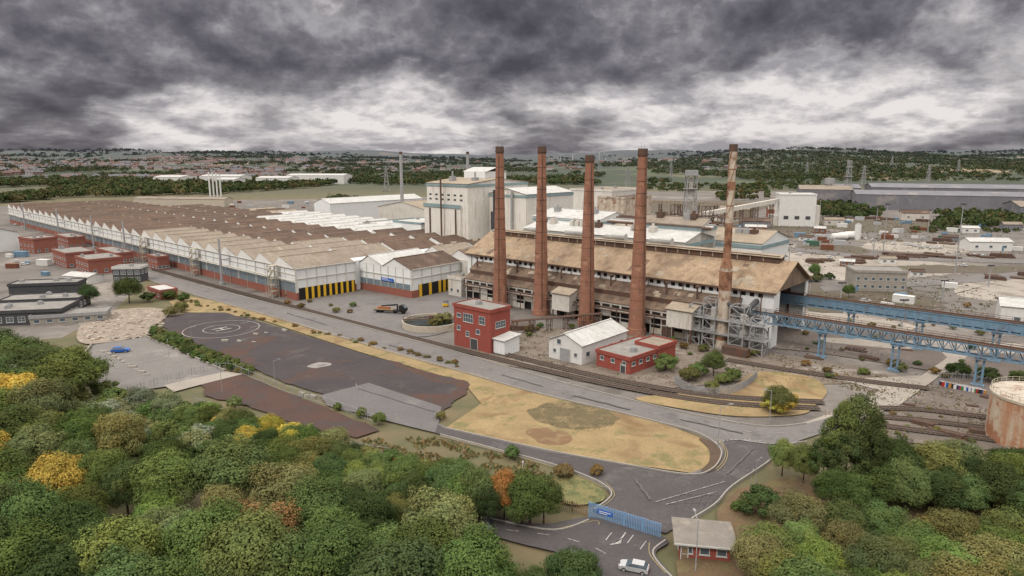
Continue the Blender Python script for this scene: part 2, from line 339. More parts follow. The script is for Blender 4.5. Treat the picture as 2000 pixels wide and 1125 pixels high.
zone('dark_parking_asphalt',[(318,640),(322,622),(370,612),(440,612),(500,628),(560,645),(700,690),(850,732),(915,748),(905,775),(870,800),(850,822),(640,775),(560,750),(490,720),(430,690),(350,662)],m_asph2,'dark empty asphalt parking area',rag=.8)
zone('reddish_edge',[(760,706),(850,732),(915,748),(905,775),(870,800),(862,795),(800,776),(880,770),(890,755),(840,745)],m_redg,'moss and rust stained edge of the asphalt',True,rag=2)
zone('reddish_edge',[(440,684),(500,664),(540,660),(520,672),(480,692),(520,715),(490,712),(450,700)],m_redg,'moss and rust stained band of the asphalt',True,rag=2)
zone('bare_patch',[(602,718),(625,710),(648,712),(640,717),(612,722)],M('pale_patch',(.30,.28,.27),(.18,.17,.16),.5,spots=((.07,.06,.06),.5,.54)),'small pale patch in the asphalt',True,rag=1)
zone('grey_pad',[(625,775),(720,750),(862,797),(858,825),(850,848),(808,838),(640,795)],m_pad,'grey patched asphalt pad')
zone('reddish_strip',[(395,748),(475,734),(560,768),(640,800),(740,842),(700,858),(600,838),(480,795),(400,775)],m_redg,'reddish worn tarmac strip',rag=1)
zone('car_park',[(128,745),(180,676),(285,660),(355,690),(440,728),(365,752),(250,768)],m_lot,'light grey walled car park')
zone('concrete_path',[(320,755),(440,728),(475,733),(400,752),(340,768)],m_light,'concrete ramp by the car park')
zone('rubble_ground',[(150,662),(165,630),(220,608),(300,603),(330,615),(300,640),(280,658),(180,674)],m_rubble,'rubble strewn cleared plot',True)
zone('outer_road',[(880,985),(960,1010),(1060,1028),(1160,1015),(1300,1055),(1280,1085),(1310,1125),(1360,1190),(1200,1190),(1130,1100),(1000,1062),(870,1020)],m_junc,'public road outside the gate',True)
zone('bright_verge',[(1085,925),(1140,940),(1180,965),(1170,985),(1100,985)],m_grass,'grassy verge by the gate',True)
zone('woodland_floor',[(1400,1000),(1440,960),(1560,930),(1700,940),(2300,1050),(2300,1500),(1500,1400),(1330,1190),(1320,1100),(1400,1080)],M('woodland_earth',(.15,.095,.055),(.09,.07,.04),.15,spots=((.13,.115,.05),.2,.5),bump=.6),'brown earth under the trees')
zone('brown_verge',[(1370,922),(1385,905),(1384,880),(1365,860),(1393,868),(1410,890),(1400,915),(1385,926)],m_brownv,'bare soil edge of the verge',True)
ZT=.02+.012*LAYER[0]+.015
# kerbs
mb=MB()
for p in (up,lo+[(1395,868),(1409,890),(1390,920),(1340,930),(1200,907),(1060,881),(870,839)],[(860,852),(980,884),(1060,905),(1130,928),(1178,950),(1194,972),(1160,1000)],
          [(1575,866),(1535,874),(1497,908),(1430,953),(1397,988),(1350,1018)],[(1300,1060),(1275,1082),(1290,1110),(1340,1160)],[(880,1000),(960,1018),(1080,1040),(1150,1020)]):
    ribbon(mb,W(p,5),.26,0,0,ZT+.11)
struct('kerb',mb.mesh('kerb',m_kerb),'stone kerb along the road edge')
mb=MB(); ribbon(mb,W([(180,676),(128,745),(250,768)],0),.4,0,0,1.1); ribbon(mb,W([(285,660),(355,690),(440,728)],0),.3,0,0,.9)
lw=bpy.data.objects.new('car_park_wall',mb.mesh('car_park_wall',m_conc)); lw['label']='low concrete wall around the car park'; lw['category']='wall'; COL.objects.link(lw)
mb=MB()
def dashes(px,w,dash,gap,m=0):
    pts=resample(W(px,8),.5); per=int((dash+gap)/.5); dn=max(1,int(dash/.5))
    i=0
    while i+dn<len(pts): ribbon(mb,pts[i:i+dn+1],w,ZT,m); i+=per
def line(px,w=.14,m=0): ribbon(mb,W(px,5),w,ZT,m)
dashes([(300,540),(640,637),(900,710),(1100,766),(1300,815),(1450,845),(1560,850)],.12,2,5)
line([(1440,862),(1500,870),(1530,868)],.25); dashes([(1395,868),(1440,862),(1490,866)],.25,.5,.5)
dashes([(990,1040),(1100,1055),(1180,1085),(1230,1130)],.14,2,3)
for a,b in (((1415,945),(1280,985)),((1400,965),(1300,990))): line([a,b],.12)
line([(1195,1045),(1183,1060)],.14);line([(1237,1050),(1225,1066)],.14);line([(1262,1062),(1250,1078)],.14)
line([(1222,1045),(1212,1058),(1198,1066)],.22);mb.add([tuple(G(1215,1056)+Vector((0,0,ZT))),tuple(G(1190,1070)+Vector((0,0,ZT))),tuple(G(1212,1067)+Vector((0,0,ZT)))],[(0,1,2)])
for k in range(7):
    line([(1330+k*14,962+k*2),(1318+k*14,1000-k*2)],.09,2)
line([(1320,968),(1420,972)],.09,2);line([(1300,988),(1400,985)],.09,2)
for (u0,v0,u1,v1,n) in ((560,700,840,775,26),(470,655,860,760,34),(600,660,880,742,26)):
    A=G(u0,v0);B=G(u1,v1);d=(B-A).normalized();nn=Vector((-d.y,d.x,0))
    for k in range(n):
        if random.random()<.35: continue
        p=A.lerp(B,k/n); ribbon(mb,[p-nn*2.2,p+nn*2.2],.09,ZT,2)
for k in range(9):
    p=G(165,735).lerp(G(330,700),k/9)
    ribbon(mb,[p,p+Vector((3,4,0))],.1,ZT)
for k in range(7): line([(500-k*8,790-k*5),(520-k*8,783-k*5)],.1,2)
hc=G(433,645)
for r,w in ((12.5,.3),(6,.28)):
    ring=[hc+Vector((math.cos(t)*r,math.sin(t)*r,0)) for t in np.linspace(0,2*math.pi,49)]
    ribbon(mb,ring,w,ZT,3)
ax=Vector((.75,-.66,0));bx=Vector((.66,.75,0))
for s in (-1,1): ribbon(mb,[hc+ax*s*1.5-bx*2.8,hc+ax*s*1.5+bx*2.8],.75,ZT,3)
ribbon(mb,[hc-ax*1.11,hc+ax*1.11],.75,ZT,3)
for q in ((480,632),(500,640)): ribbon(mb,[G(*q)-bx*2,G(*q)+bx*2],.25,ZT,3)
line([(1400,862),(1416,885),(1412,905),(1398,920)],.12,1);line([(1404,862),(1420,885),(1416,907),(1400,924)],.12,1)
line([(1182,946),(1200,972),(1168,1000)],.12,1);line([(860,855),(1000,892),(1120,930),(1176,956)],.1,1)
line([(1080,1040),(1160,1022),(1170,1030)],.12,1);line([(1268,1065),(1270,1090),(1300,1125)],.12,1)
struct('road_marking',mb.mesh('road_marking',[m_line,m_yline,m_fline,m_hline]),'worn white and yellow painted road lines')
mb=MB()
for (a,b,w) in (((760,676),(820,692),.5),((980,735),(1060,757),.35),((1120,775),(1230,803),.6),((1330,822),(1450,850),.5),((560,613),(640,637),.4),((1240,940),(1270,980),.5),((1470,880),(1420,930),.4),((700,762),(850,808),.25)):
    A=G(*a);B=G(*b); pts=[A.lerp(B,k/10)+Vector((random.uniform(-.15,.15),random.uniform(-.15,.15),0)) for k in range(11)]; ribbon(mb,pts,w,ZT-.006)
struct('road_patch',mb.mesh('road_patch',M('tar_patch',(.09,.085,.085),(.11,.104,.104),.5)),'dark repaired bands in the road')
# ---------------------------------------------------------------- shared pieces
ROT=R(-41.6); ROT1=R(-43)
_wc={}
def winmesh(w,h):
    k=(round(w,2),round(h,2))
    if k not in _wc:
        b=MB(); t=.12
        b.box(-w/2,w/2,-.08,.02,0,t);b.box(-w/2,w/2,-.08,.02,h-t,h)
        b.box(-w/2,-w/2+t,-.08,.02,t,h-t);b.box(w/2-t,w/2,-.08,.02,t,h-t)
        n=max(1,int(w/1.1))
        for i in range(1,n): x=-w/2+w*i/n; b.box(x-.04,x+.04,-.07,.02,t,h-t)
        if h>1.6: b.box(-w/2+t,w/2-t,-.065,.01,h/2-.04,h/2+.04)
        b.quad((-w/2+t,-.03,t),(w/2-t,-.03,t),(w/2-t,-.03,h-t),(-w/2+t,-.03,h-t),1)
        b.box(-w/2-.1,w/2+.1,-.16,.02,-.1,-.002)
        _wc[k]=b.mesh('window',[m_frame,m_win])
    return _wc[k]
def wins(par,side,L,Wd,z,n,w,h,x0=0,x1=None):
    x1=x1 if x1 is not None else (L if side in 'fb' else Wd)
    for i in range(n):
        s=x0+(x1-x0)*(i+.5)/n
        if side=='f': part('window',par,winmesh(w,h),None,loc=(s,0,z))
        elif side=='r': part('window',par,winmesh(w,h),None,loc=(L,s,z),rot=(0,0,math.pi/2))
        elif side=='l': part('window',par,winmesh(w,h),None,loc=(0,s,z),rot=(0,0,-math.pi/2))
def door(par,loc,rot,w,h,mat=None):
    b=MB(); b.box(-w/2,w/2,-.06,.03,0,h); b.box(-w/2-.15,-w/2,-.1,.03,0,h+.15,1);b.box(w/2,w/2+.15,-.1,.03,0,h+.15,1);b.box(-w/2,w/2,-.1,.03,h,h+.15,1)
    return part('door',par,b,[mat or m_steel,m_frame],loc=loc,rot=(0,0,rot))
def gable(name,label,cat,loc,rot,L,Wd,e,r,wm,rm,ridge='x',nw=0,doors=0,group=None,nwr=0):
    t=thing(name,label,cat,loc,rot,group)
    b=MB()
    if ridge=='x': b.prism([(0,0),(Wd,0),(Wd,e),(Wd/2,r),(0,e)],'x',0,L)
    else: b.prism([(0,0),(L,0),(L,e),(L/2,r),(0,e)],'y',0,Wd)
    part('wall',t,b,wm)
    b=MB(); o=.5; 
    if ridge=='x':
        k=(r-e)/(Wd/2)
        b.slab((-o,-o,e-o*k+.2),(L+o,-o,e-o*k+.2),(L+o,Wd/2,r+.2),(-o,Wd/2,r+.2),.15)
        b.slab((-o,Wd/2,r+.2),(L+o,Wd/2,r+.2),(L+o,Wd+o,e-o*k+.2),(-o,Wd+o,e-o*k+.2),.15)
        b.box(-o,L+o,Wd/2-.3,Wd/2+.3,r+.15,r+.35)
    else:
        k=(r-e)/(L/2)
        b.slab((-o,Wd+o,e-o*k+.2),(-o,-o,e-o*k+.2),(L/2,-o,r+.2),(L/2,Wd+o,r+.2),.15)
        b.slab((L/2,Wd+o,r+.2),(L/2,-o,r+.2),(L+o,-o,e-o*k+.2),(L+o,Wd+o,e-o*k+.2),.15)
        b.box(L/2-.3,L/2+.3,-o,Wd+o,r+.15,r+.35)
    part('roof',t,b,rm)
    if nw: wins(t,'f',L,Wd,e*.35,nw,min(2,L/nw*.6),min(1.6,e*.35))
    if nwr: wins(t,'r',L,Wd,e*.35,nwr,min(2,Wd/nwr*.6),min(1.6,e*.35))
    if doors: door(t,(L/2,0,0),0,min(4,L*.3),min(4,e*.75))
    return t
def block(name,label,cat,loc,rot,L,Wd,h,wm,rm,front=(),right=(),fascia=None,units=0,group=None,drs=()):
    t=thing(name,label,cat,loc,rot,group)
    part('wall',t,MB().box(0,L,0,Wd,0,h),wm)
    b=MB(); o=.25
    b.box(-o,L+o,-o,Wd+o,h+.002,h+.35); part('roof',t,b,rm)
    b=MB(); b.box(-o-.05,L+o+.05,-o-.05,-o+.2,h-.5,h+.7);b.box(-o-.05,L+o+.05,Wd+o-.2,Wd+o+.05,h-.5,h+.7);b.box(-o-.05,-o+.2,-o+.2,Wd+o-.2,h-.5,h+.7);b.box(L+o-.2,L+o+.05,-o+.2,Wd+o-.2,h-.5,h+.7)
    part('parapet',t,b,fascia or wm)
    for (z,n,w,hh) in front: wins(t,'f',L,Wd,z,n,w,hh)
    for (z,n,w,hh) in right: wins(t,'r',L,Wd,z,n,w,hh)
    for (side,s,w,hh,mt) in drs:
        if side=='f': door(t,(s,0,0),0,w,hh,mt)
        else: door(t,(L,s,0),math.pi/2,w,hh,mt)
    for i in range(units):
        x=random.uniform(1,max(1.2,L-3));y=random.uniform(1,max(1.2,Wd-3)); b=MB(); b.box(x,x+1.6,y,y+1.4,h+.36,h+1.5); b.cyl((x+.8,y+.7,h+1.5),(x+.8,y+.7,h+1.8),.4,.4,10)
        part('roof_vent',t,b,m_steel)
    return t
def lattice(b,x,y,z0,z1,w,n,t=.2,taper=1,m=0):
    def c(k,z):
        s=w/2*(1+(taper-1)*(z-z0)/(z1-z0)); return (x+(s if k in(1,2) else -s),y+(s if k in(2,3) else -s),z)
    for k in range(4): b.beam(c(k,z0),c(k,z1),t,m)
    for i in range(n):
        a=z0+(z1-z0)*i/n;d=z0+(z1-z0)*(i+1)/n
        for k in range(4):
            b.beam(c(k,d),c((k+1)%4,d),t*.7,m)
            b.beam(c(k,a),c((k+1)%4,d),t*.55,m) if (i+k)%2 else b.beam(c((k+1)%4,a),c(k,d),t*.55,m)
# ---------------------------------------------------------------- main sawtooth hall
K1=Vector((-91,283,0))
hall=thing('factory_hall','vast white clad factory hall with brown sawtooth roofs','factory',K1,ROT1)
LH=508;NT=29;PT=LH/NT;E=13.6;PK=17.6
b=MB(); b.box(-LH,0,0,30,3.3,E); b.box(-LH,-2,30.01,90,0,E); b.box(-380,-2,90.01,120,0,E); b.box(-300,-30,120.01,147,0,E)
part('wall',hall,b,m_white)
b=MB(); b.box(-LH-.1,.1,-.1,29.9,0,3.3); part('brick_plinth',hall,b,m_brick)
roofm=[m_rbrown,m_rbrown2,m_rgrey,m_rbeige,m_rwhite,m_cream,m_gable]
for bi,(y0,y1,x0,x1) in enumerate(((0,30,-LH,0),(30,60,-LH,-2),(60,90,-LH,-2),(90,120,-380,-2),(120,147,-300,-30))):
    b=MB()
    n=int((x1-x0)/PT+.01)
    ya=y0-.4 if bi==0 else y0+.9; yb=y1-.9
    for i in range(n):
        a=x0+i*PT+(x1-x0-n*PT)*(.5); d=a+PT; p=a+PT*.3; pk=PK+random.uniform(-.08,.08)
        if bi==0: mm=2 if i>n-8 else (0 if i<n-16 and i%3 else 1 if i<n-10 else 2)
        elif bi==1: mm=random.choice((0,1)) if a<-70 else 2
        elif bi==2: mm=random.choice((0,1,0))
        elif bi==3: mm=4 if a>-230 and a<-80 else 0
        else: mm=4 if a>-250 and a<-70 else random.choice((1,3,0))
        b.slab((a,yb,E+.2),(a,ya,E+.2),(p,ya,pk),(p,yb,pk),.12,6 if bi<4 else mm)
        b.slab((p,yb,pk),(p,ya,pk),(d,ya,E+.2),(d,yb,E+.2),.12,mm)
        b.add([(a+.2,ya+.02,E),(d-.2,ya+.02,E),(p,ya+.02,pk-.1)],[(0,1,2)],6); b.add([(a+.3,yb-.25,E),(d-.3,yb-.25,E),(p,yb-.25,pk-.2)],[(0,1,2)],6)
        b.box(p-.2,p+.2,ya+.05,yb,pk-.02,pk+.18,3 if mm!=4 else 4)
        if mm!=4 and random.random()<.7:
            for k in range(2):
                yy=random.uniform(ya+1,yb-4); t0=random.uniform(.05,.6); t1=t0+random.uniform(.12,.35); ww=random.choice((1.1,2.2)); e=.05+.01*k
                def S(t,y): return (p+(d-p)*t,y,pk+(E+.2-pk)*t+e)
                b.quad(S(t0,yy+ww),S(t0,yy),S(t1,yy),S(t1,yy+ww),{0:1,1:0,2:3,3:2}[mm])
    part('roof',hall,b,roofm,label='roof bay of sawtooth ridges with weathered sheeting')
for i in range(NT):
    a=-LH+i*PT; b=MB(); b.box(a+.5,a+PT-.5,-.05,.02,3.35,7.4); part('window',hall,b,m_glass)
b=MB()
for i in range(NT+1):
    a=-LH+i*PT; b.box(a-.2,a+.2,-.35,-.02,3.3,E); 
    if i<NT: b.cyl((a+PT*.5,-.2,0),(a+PT*.5,-.2,E),.1,.1,6)
b.box(-LH,0,-.35,-.05,10.9,11.05); b.box(-LH,0,-.6,-.41,E-.1,E+.12)
part('downpipe',hall,b,m_trim)
b=MB(); b.cyl((-LH,-1.2,8.6),(0,-1.2,8.6),.3,.3,8); b.cyl((-LH+40,-1.8,8.1),(-20,-1.8,8.1),.2,.2,8)
for i in range(NT*2): b.beam((-LH+i*PT/2,0,7.8),(-LH+i*PT/2,-2.1,7.8),.15)
part('service_pipe',hall,b,m_trim)
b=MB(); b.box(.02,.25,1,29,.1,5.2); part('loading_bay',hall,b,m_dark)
for k in range(9):
    b=MB(); y=4+k*2.9; b.box(.26,.5,y,y+1.1,.1,5.3); part('door_post',hall,b,m_yel)
b=MB()
for k in range(7): b.box(.02,.3,k*4.9,k*4.9+.25,5.3,E)
b.box(.02,.35,0,30,9,9.2); b.box(.02,.5,0,30,E-.3,E+.1); part('cladding_rail',hall,b,m_trim)
for x in (-14,-95,-165):
    b=MB(); lattice(b,x,-3,0,14,3.2,5,.2)
    for k in range(5): b.box(x-1.6,x+1.6,-4.6,-1.4,2.8*(k+1)-.1,2.8*(k+1)); b.beam((x-1.5,-4.4,2.8*k),(x+1.5,-4.4,2.8*(k+1)),.35)
    part('stair_tower',hall,b,m_cream)
for x in (-60,-190,-250,-330,-430):
    b=MB(); b.cyl((x,-5,0),(x,-5,22),.6,.5,12); b.cyl((x,-5,0),(x,-5,1.2),1.3,1.3,12); b.beam((x,-5,12),(x,0,12),.4); part('flue',hall,b,m_steel)
# second hall
K2=Vector((-43,288,0))
h2=thing('loading_hall','white loading hall with two sawtooth roofs and striped doors','factory',K2,R(-38))
h2w=34
b=MB(); b.box(-h2w,0,0,31,3.2,12.4); part('wall',h2,b,m_white)
b=MB(); b.box(-h2w-.1,.1,-.1,30.9,0,3.2); part('brick_plinth',h2,b,m_brick)
b=MB(); b.box(-h2w+.5,-1,-.08,.02,3.3,5.8); part('window',h2,b,m_glass)
b=MB()
for a,d,mm in ((-h2w,-18,1),(-18,0,0)):
    p=a+(d-a)*.4; 
    b.slab((a-.3,31,12.5),(a-.3,-.4,12.5),(p,-.4,16.4),(p,31,16.4),.15,2); b.slab((p,31,16.4),(p,-.4,16.4),(d+.3,-.4,12.5),(d+.3,31,12.5),.15,mm)
    b.add([(a,-.05,12.4),(d,-.05,12.4),(p,-.05,16.2)],[(0,1,2)],3); b.box(p-.3,p+.3,-.35,31,16.38,16.55,mm)
part('roof',h2,b,[m_rbrown,m_rwhite,m_rgrey,m_gable])
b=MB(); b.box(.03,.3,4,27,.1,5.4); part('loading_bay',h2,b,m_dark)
for k in (0,2,4,5,6,7): b=MB(); y=4+k*3; b.box(.31,.5,y,y+1.5,.1,5.5); part('door_post',h2,b,m_yel)
b=MB()
for k in range(8): b.box(-h2w+k*4.8,-h2w+k*4.8+.2,-.3,-.02,3.2,12.4)
b.box(-h2w,0,-.4,-.1,8.6,8.8); b.box(.02,.4,0,31,8.4,8.6); b.box(.02,.5,0,31,12.1,12.5)
for k in range(6): b.box(.02,.3,k*6,k*6+.25,5.6,12.4)
part('cladding_rail',h2,b,m_trim)
b=MB(); b.box(-19,-11,-.5,-.41,5.9,7.3); b.box(-18.4,-14.5,-.53,-.51,6.7,6.95,1); b.box(-18.4,-12.2,-.53,-.51,6.2,6.35,1); part('sign',h2,b,[m_sign,m_wsign],label='blue sign board with white lettering')
h3=thing('rear_hall','brown roofed sawtooth hall extension behind the loading hall','factory',K1+Vector((-math.sin(ROT1)*68,math.cos(ROT1)*68,0)),ROT1)
part('wall',h3,MB().box(0,38,0,72,0,13),m_white2); b=MB()
for j in range(3):
    for i in range(2):
        a=i*19;d=a+19;p=a+7;ya=j*24+.8;yb=j*24+23.2;mm=(i+j)%3
        b.slab((a,yb,13.2),(a,ya,13.2),(p,ya,17.4),(p,yb,17.4),.15,3);b.slab((p,yb,17.4),(p,ya,17.4),(d,ya,13.2),(d,yb,13.2),.15,mm);b.add([(a,ya+.2,13),(d,ya+.2,13),(p,ya+.2,17.2)],[(0,1,2)],4)
        for k in range(2): b.box(p-.5,p+.5,ya+4+k*9,ya+7+k*9,17.2,18.2,3)
part('roof',h3,b,[m_rgrey,m_rbrown,m_rbeige,m_cream,m_gable])
# ---------------------------------------------------------------- furnace hall
O3=Vector((-19.7,299.5,0)); L3=136;D3=31;E3=18.5;R3=26.4
ms=thing('furnace_hall','long gabled furnace hall with stained beige roof behind brick chimneys','factory',O3,ROT)
def loc3(x,y,z=0):
    return O3+Vector((math.cos(ROT)*x-math.sin(ROT)*y,math.sin(ROT)*x+math.cos(ROT)*y,z))
b=MB(); b.box(0,L3,0,.4,0,E3); b.box(0,L3,D3-.4,D3,0,E3); b.prism([(0.4,0),(D3-.4,0),(D3-.4,E3),(D3/2,R3-.3),(.4,E3)],'x',0,.5)
b.box(L3-.5,L3,.4,5,0,E3-.5); b.box(L3-.5,L3,D3-2,D3-.4,0,E3-.5)
part('wall',ms,b,m_white)
b=MB(); b.prism([(0.3,E3-.6),(D3-.3,E3-.6),(D3/2,R3-.4)],'x',L3-.6,L3-.1); part('gable_end',ms,b,M('shaded_stained_gable',(.24,.18,.125),(.15,.11,.08),.3,streak=((.07,.05,.04),.5,.6)))  # gable's shade is put into the brown base colour; streaks are stains
b=MB()
for k in range(1,6):
    x=L3-k*6; b.beam((x,.6,E3-1.2),(x,D3-.6,E3-1.2),.5); b.beam((x,.9,0),(x,.9,E3-1),.6); b.beam((x,D3-.9,0),(x,D3-.9,E3-1),.6)
part('roof_truss',ms,b,m_dsteel)
b=MB(); b.slab((-.8,-.9,E3-.3),(L3+1.2,-.9,E3-.3),(L3+1.2,D3/2,R3),(-.8,D3/2,R3),.25); b.slab((-.8,D3/2,R3),(L3+1.2,D3/2,R3),(L3+1.2,D3+.9,E3-.3),(-.8,D3+.9,E3-.3),.25)
for k in range(34):
    x=random.uniform(2,L3-6); t0=random.uniform(.05,.75); t1=t0+random.uniform(.08,.2); w=random.uniform(1,3)
    def S(t,x): return (x,-.9+(D3/2+.9)*t,E3-.3+(R3-E3+.3)*t+.03+k*.0006)
    b.quad(S(t0,x),S(t0,x+w),S(t1,x+w),S(t1,x),random.choice((1,2,2)))
part('roof',ms,b,[m_rhall,m_rlean,m_rbeige])
b=MB(); b.box(4,L3-4,D3/2-2.2,D3/2+2.2,R3-1.2,R3+1.4,0); b.slab((3,D3/2-2.8,R3+1.0),(L3-3,D3/2-2.8,R3+1.0),(L3-3,D3/2,R3+1.8),(3,D3/2,R3+1.8),.15,1); b.slab((3,D3/2,R3+1.8),(L3-3,D3/2,R3+1.8),(L3-3,D3/2+2.8,R3+1.0),(3,D3/2+2.8,R3+1.0),.15,1)
for k in range(28): b.box(5+k*4.5,5.4+k*4.5,D3/2-2.4,D3/2-2.21,R3-.8,R3+1.0,1)
part('ridge_vent',ms,b,[m_dsteel,m_rbeige])
for k in range(4):
    b=MB(); x=22+k*20; b.cyl((x,D3/2+1,R3+2.6),(x+9,D3/2+1,R3+2.6),1.4,1.4,14); part('roof_duct',ms,b,m_rwhite)
b=MB(); b.beam((.2,-1.0,E3-.7),(L3+1,-1.0,E3-.7),.4)
for k in range(20): b.cyl((3+k*6.8,-.5,8),(3+k*6.8,-.5,E3-.6),.14,.14,6)
part('gutter',ms,b,m_dsteel)
for k in range(46):
    b=MB(); x=5+k*2.8; b.box(x,x+1.5,-.06,.02,16.1,17.4); part('window',ms,b,m_dark)
b=MB(); b.slab((6,-5,12.2),(L3-10,-5,12.2),(L3-10,-.02,15.2),(6,-.02,15.2),.2); b.slab((6,-8.3,8.6),(L3-10,-8.3,8.6),(L3-10,-5.02,10.6),(6,-5.02,10.6),.2)
for k in range(36):
    x=random.uniform(8,L3-16); t0=random.uniform(.05,.6); w=random.uniform(.8,3); e=.03+k*.0006
    b.quad((x,-5+5*t0,12.2+3*t0+e),(x+w,-5+5*t0,12.2+3*t0+e),(x+w,-5+5*(t0+.3),12.2+3*(t0+.3)+e),(x,-5+5*(t0+.3),12.2+3*(t0+.3)+e),random.choice((1,2)))
part('leanto_roof',ms,b,[m_rlean,m_rbeige,m_dsteel])
b=MB(); b.box(6.5,L3-10.5,-5,-4.7,10.4,12.1,0); b.box(6.5,L3-10.5,-8,-7.7,5.6,8.5,1)
for k in range(30): x=7+k*4.1; b.box(x,x+.4,-8.15,-8.01,0,8.5,1)
b.box(6.5,L3-10.5,-8.2,-8.155,3.4,3.7,1)
part('leanto_wall',ms,b,[m_dsteel,m_white2])
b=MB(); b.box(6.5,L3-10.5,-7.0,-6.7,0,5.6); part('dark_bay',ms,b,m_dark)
for k in range(0,29):
    x=7.5+k*4.1; b=MB()
    r=random.random()
    if r<.35: b.box(x,x+3.4,-7.95,-7.75,3.75,5.4)
    elif r<.55: b.box(x,x+3.4,-7.95,-7.75,.2,5.4)
    else: b.box(x,x+3.4,-7.95,-7.75,.2,2.2)
    part('wall_panel',ms,b,random.choice((m_white2,m_cream,m_crust,m_white2,m_dsteel)))
    b=MB(); b.box(x+.1,x+3.3,-8.06,-8.02,6.2,7.8); part('window',ms,b,m_dark)
for k in range(11):
    b=MB(); x=9+k*11.4; b.cyl((x,-3,12),(x,-3,17.2),.35,.3,8); b.box(x-.6,x+.6,-3.6,-2.4,17.2,17.7); part('vent_pipe',ms,b,m_dsteel)
for x,w,z0,z1 in ((58,8,3.5,10),(106,9,5,11)):
    b=MB(); b.box(x,x+w,-13,-8.4,z0,z1); b.slab((x-.5,-13.6,z1),(x+w+.5,-13.6,z1),(x+w+.5,-8.4,z1+1.6),(x-.5,-8.4,z1+1.6),.15,1)
    for xx in (x+.3,x+w-.3):
        for yy in (-12.7,-8.8): b.beam((xx,yy,0),(xx,yy,z0),.4,2)
    part('annex',ms,b,[m_white2,m_rbeige,m_dsteel])
b=MB()
b.cyl((8,-10,7),(110,-10,7),.35,.35,8); b.cyl((8,-10.8,6.2),(100,-10.8,6.2),.25,.25,8)
for k in range(14): b.beam((10+k*7.5,-10.4,0),(10+k*7.5,-10.4,7),.25)
part('service_pipe',ms,b,m_dsteel)
block('plant_annex','pale low plant annex at the foot of furnace hall','building',loc3(-3,-9),ROT,8,8.5,8,m_white2,m_rgrey,front=((2,2,1.5,1.5),),units=1)
def chimney(px,top,ph):
    t=thing('brick_chimney','tall tapering red brick chimney with dark corbelled crown','chimney',px,ph,'brick chimneys before the furnace hall')
    seg=[(0,3.3),(2.2,3.2),(2.3,2.9),(20,2.45),(40,1.95),(top-2.6,1.5)]
    b=MB(); n=24
    for (z0,r0),(z1,r1) in zip(seg,seg[1:]): b.cyl((0,0,z0),(0,0,z1),r0,r1,n)
    part('shaft',t,b,m_chim)
    b=MB()
    for k,(z,r,hh) in enumerate(((top-2.6,1.62,.5),(top-2.1,1.75,.5),(top-1.6,1.62,1.6))): b.cyl((0,0,z),(0,0,z+hh),r,r,n)
    part('crown',t,b,m_dsteel)
    b=MB()
    for z in range(8,int(top)-4,4):
        r=2.93-(z/top)*1.4; b.cyl((0,0,z),(0,0,z+.14),r,r,n)
    b.beam((-.6,-3.2,2),(-.4,-1.75,top-3),.2)
    b.cyl((.8,0,top),(.8,0,top+1.6),.04,.04,4); b.cyl((-.8,0,top),(-.8,0,top+1.6),.04,.04,4)
    part('steel_band',t,b,m_dsteel)
for i,(u,v,tv) in enumerate(((977,602,286),(1056,614,286),(1145,634,303),(1243,652,290))):
    p=G(u,v); chimney(p,zat(p.y,tv),.25*i)
p=G(1409,680); tz=zat(p.y,283)
t=thing('steel_stack','tall patchy rust stained steel stack with helical strakes and thick base','chimney',p)
b=MB(); b.cyl((0,0,0),(0,0,26),1.95,1.9,24); b.cyl((0,0,26),(0,0,29),1.9,1.2,24,1); b.cyl((0,0,29),(0,0,40),1.2,1.15,24,1); b.cyl((0,0,40),(0,0,tz),1.15,1.05,24,0); part('shaft',t,b,[m_stack,m_stackr])
for z,r,h in ((19,1.99,6),(3,2.01,1),(45,1.165,.4),(50,1.15,2.5),(56,1.13,.4)): part('rust_band',t,MB().cyl((0,0,z),(0,0,z+h),r,r,24),m_stackr)
for ph in (0,2.1,4.2):
    b=MB(); prev=None
    for k in range(40):
        z=tz-20+20*k/40; a=ph+k*.11; q=(math.cos(a)*1.15,math.sin(a)*1.15,z)
        if prev: b.beam(prev,q,.18)
        prev=q
    part('strake',t,b,m_stackr)
part('crown',t,MB().cyl((0,0,tz-1.8),(0,0,tz+.2),1.25,1.25,20),m_dsteel)
part('base',t,MB().cyl((0,0,0),(0,0,.8),2.6,2.6,20),m_conc)
sc=thing('duct_framework','grey steel framework with ducts and filters around the steel stack','industrial plant',loc3(113,-9),ROT)
b=MB()
for x,y,hh,w in ((2,0,13,4),(7.5,-1,16,4),(17,-2,15,4.5),(23,-1,12,4)): lattice(b,x,y,0,hh,w,5,.3)
for z in (5,9.5): b.box(0,26,-3.5,2,z,z+.15); b.beam((0,-3.5,z+1.1),(26,-3.5,z+1.1),.1); b.beam((0,-3.5,z+.6),(26,-3.5,z+.6),.08)
part('frame',sc,b,m_steel)
for x,r,hh in ((3,1.1,11),(8,1.3,13),(18,1.5,12),(23,1.2,10)):
    b=MB(); b.cyl((x,0,3),(x,0,hh),r,r,16); b.cyl((x,0,1),(x,0,3),.3,r,16); b.cyl((x,0,hh),(x,0,hh+1),r,.4,16); part('cyclone',sc,b,m_steel if r<1.3 else m_white2)
b=MB(); b.cyl((3,0,12),(12,-1,15),.7,.7,12); b.cyl((12,-1,15),(23,0,11),.7,.7,12); b.cyl((18,0,13),(18,8,15),.9,.9,12); part('duct',sc,b,m_dgrey)
b=MB(); b.box(14,22,-7,-4.5,0,2.8); part('equipment_cabin',sc,b,m_dsteel)
b=MB(); b.box(L3-45,L3-44.5,.5,D3-.5,0,E3-.3); part('interior_wall',ms,b,m_dark)
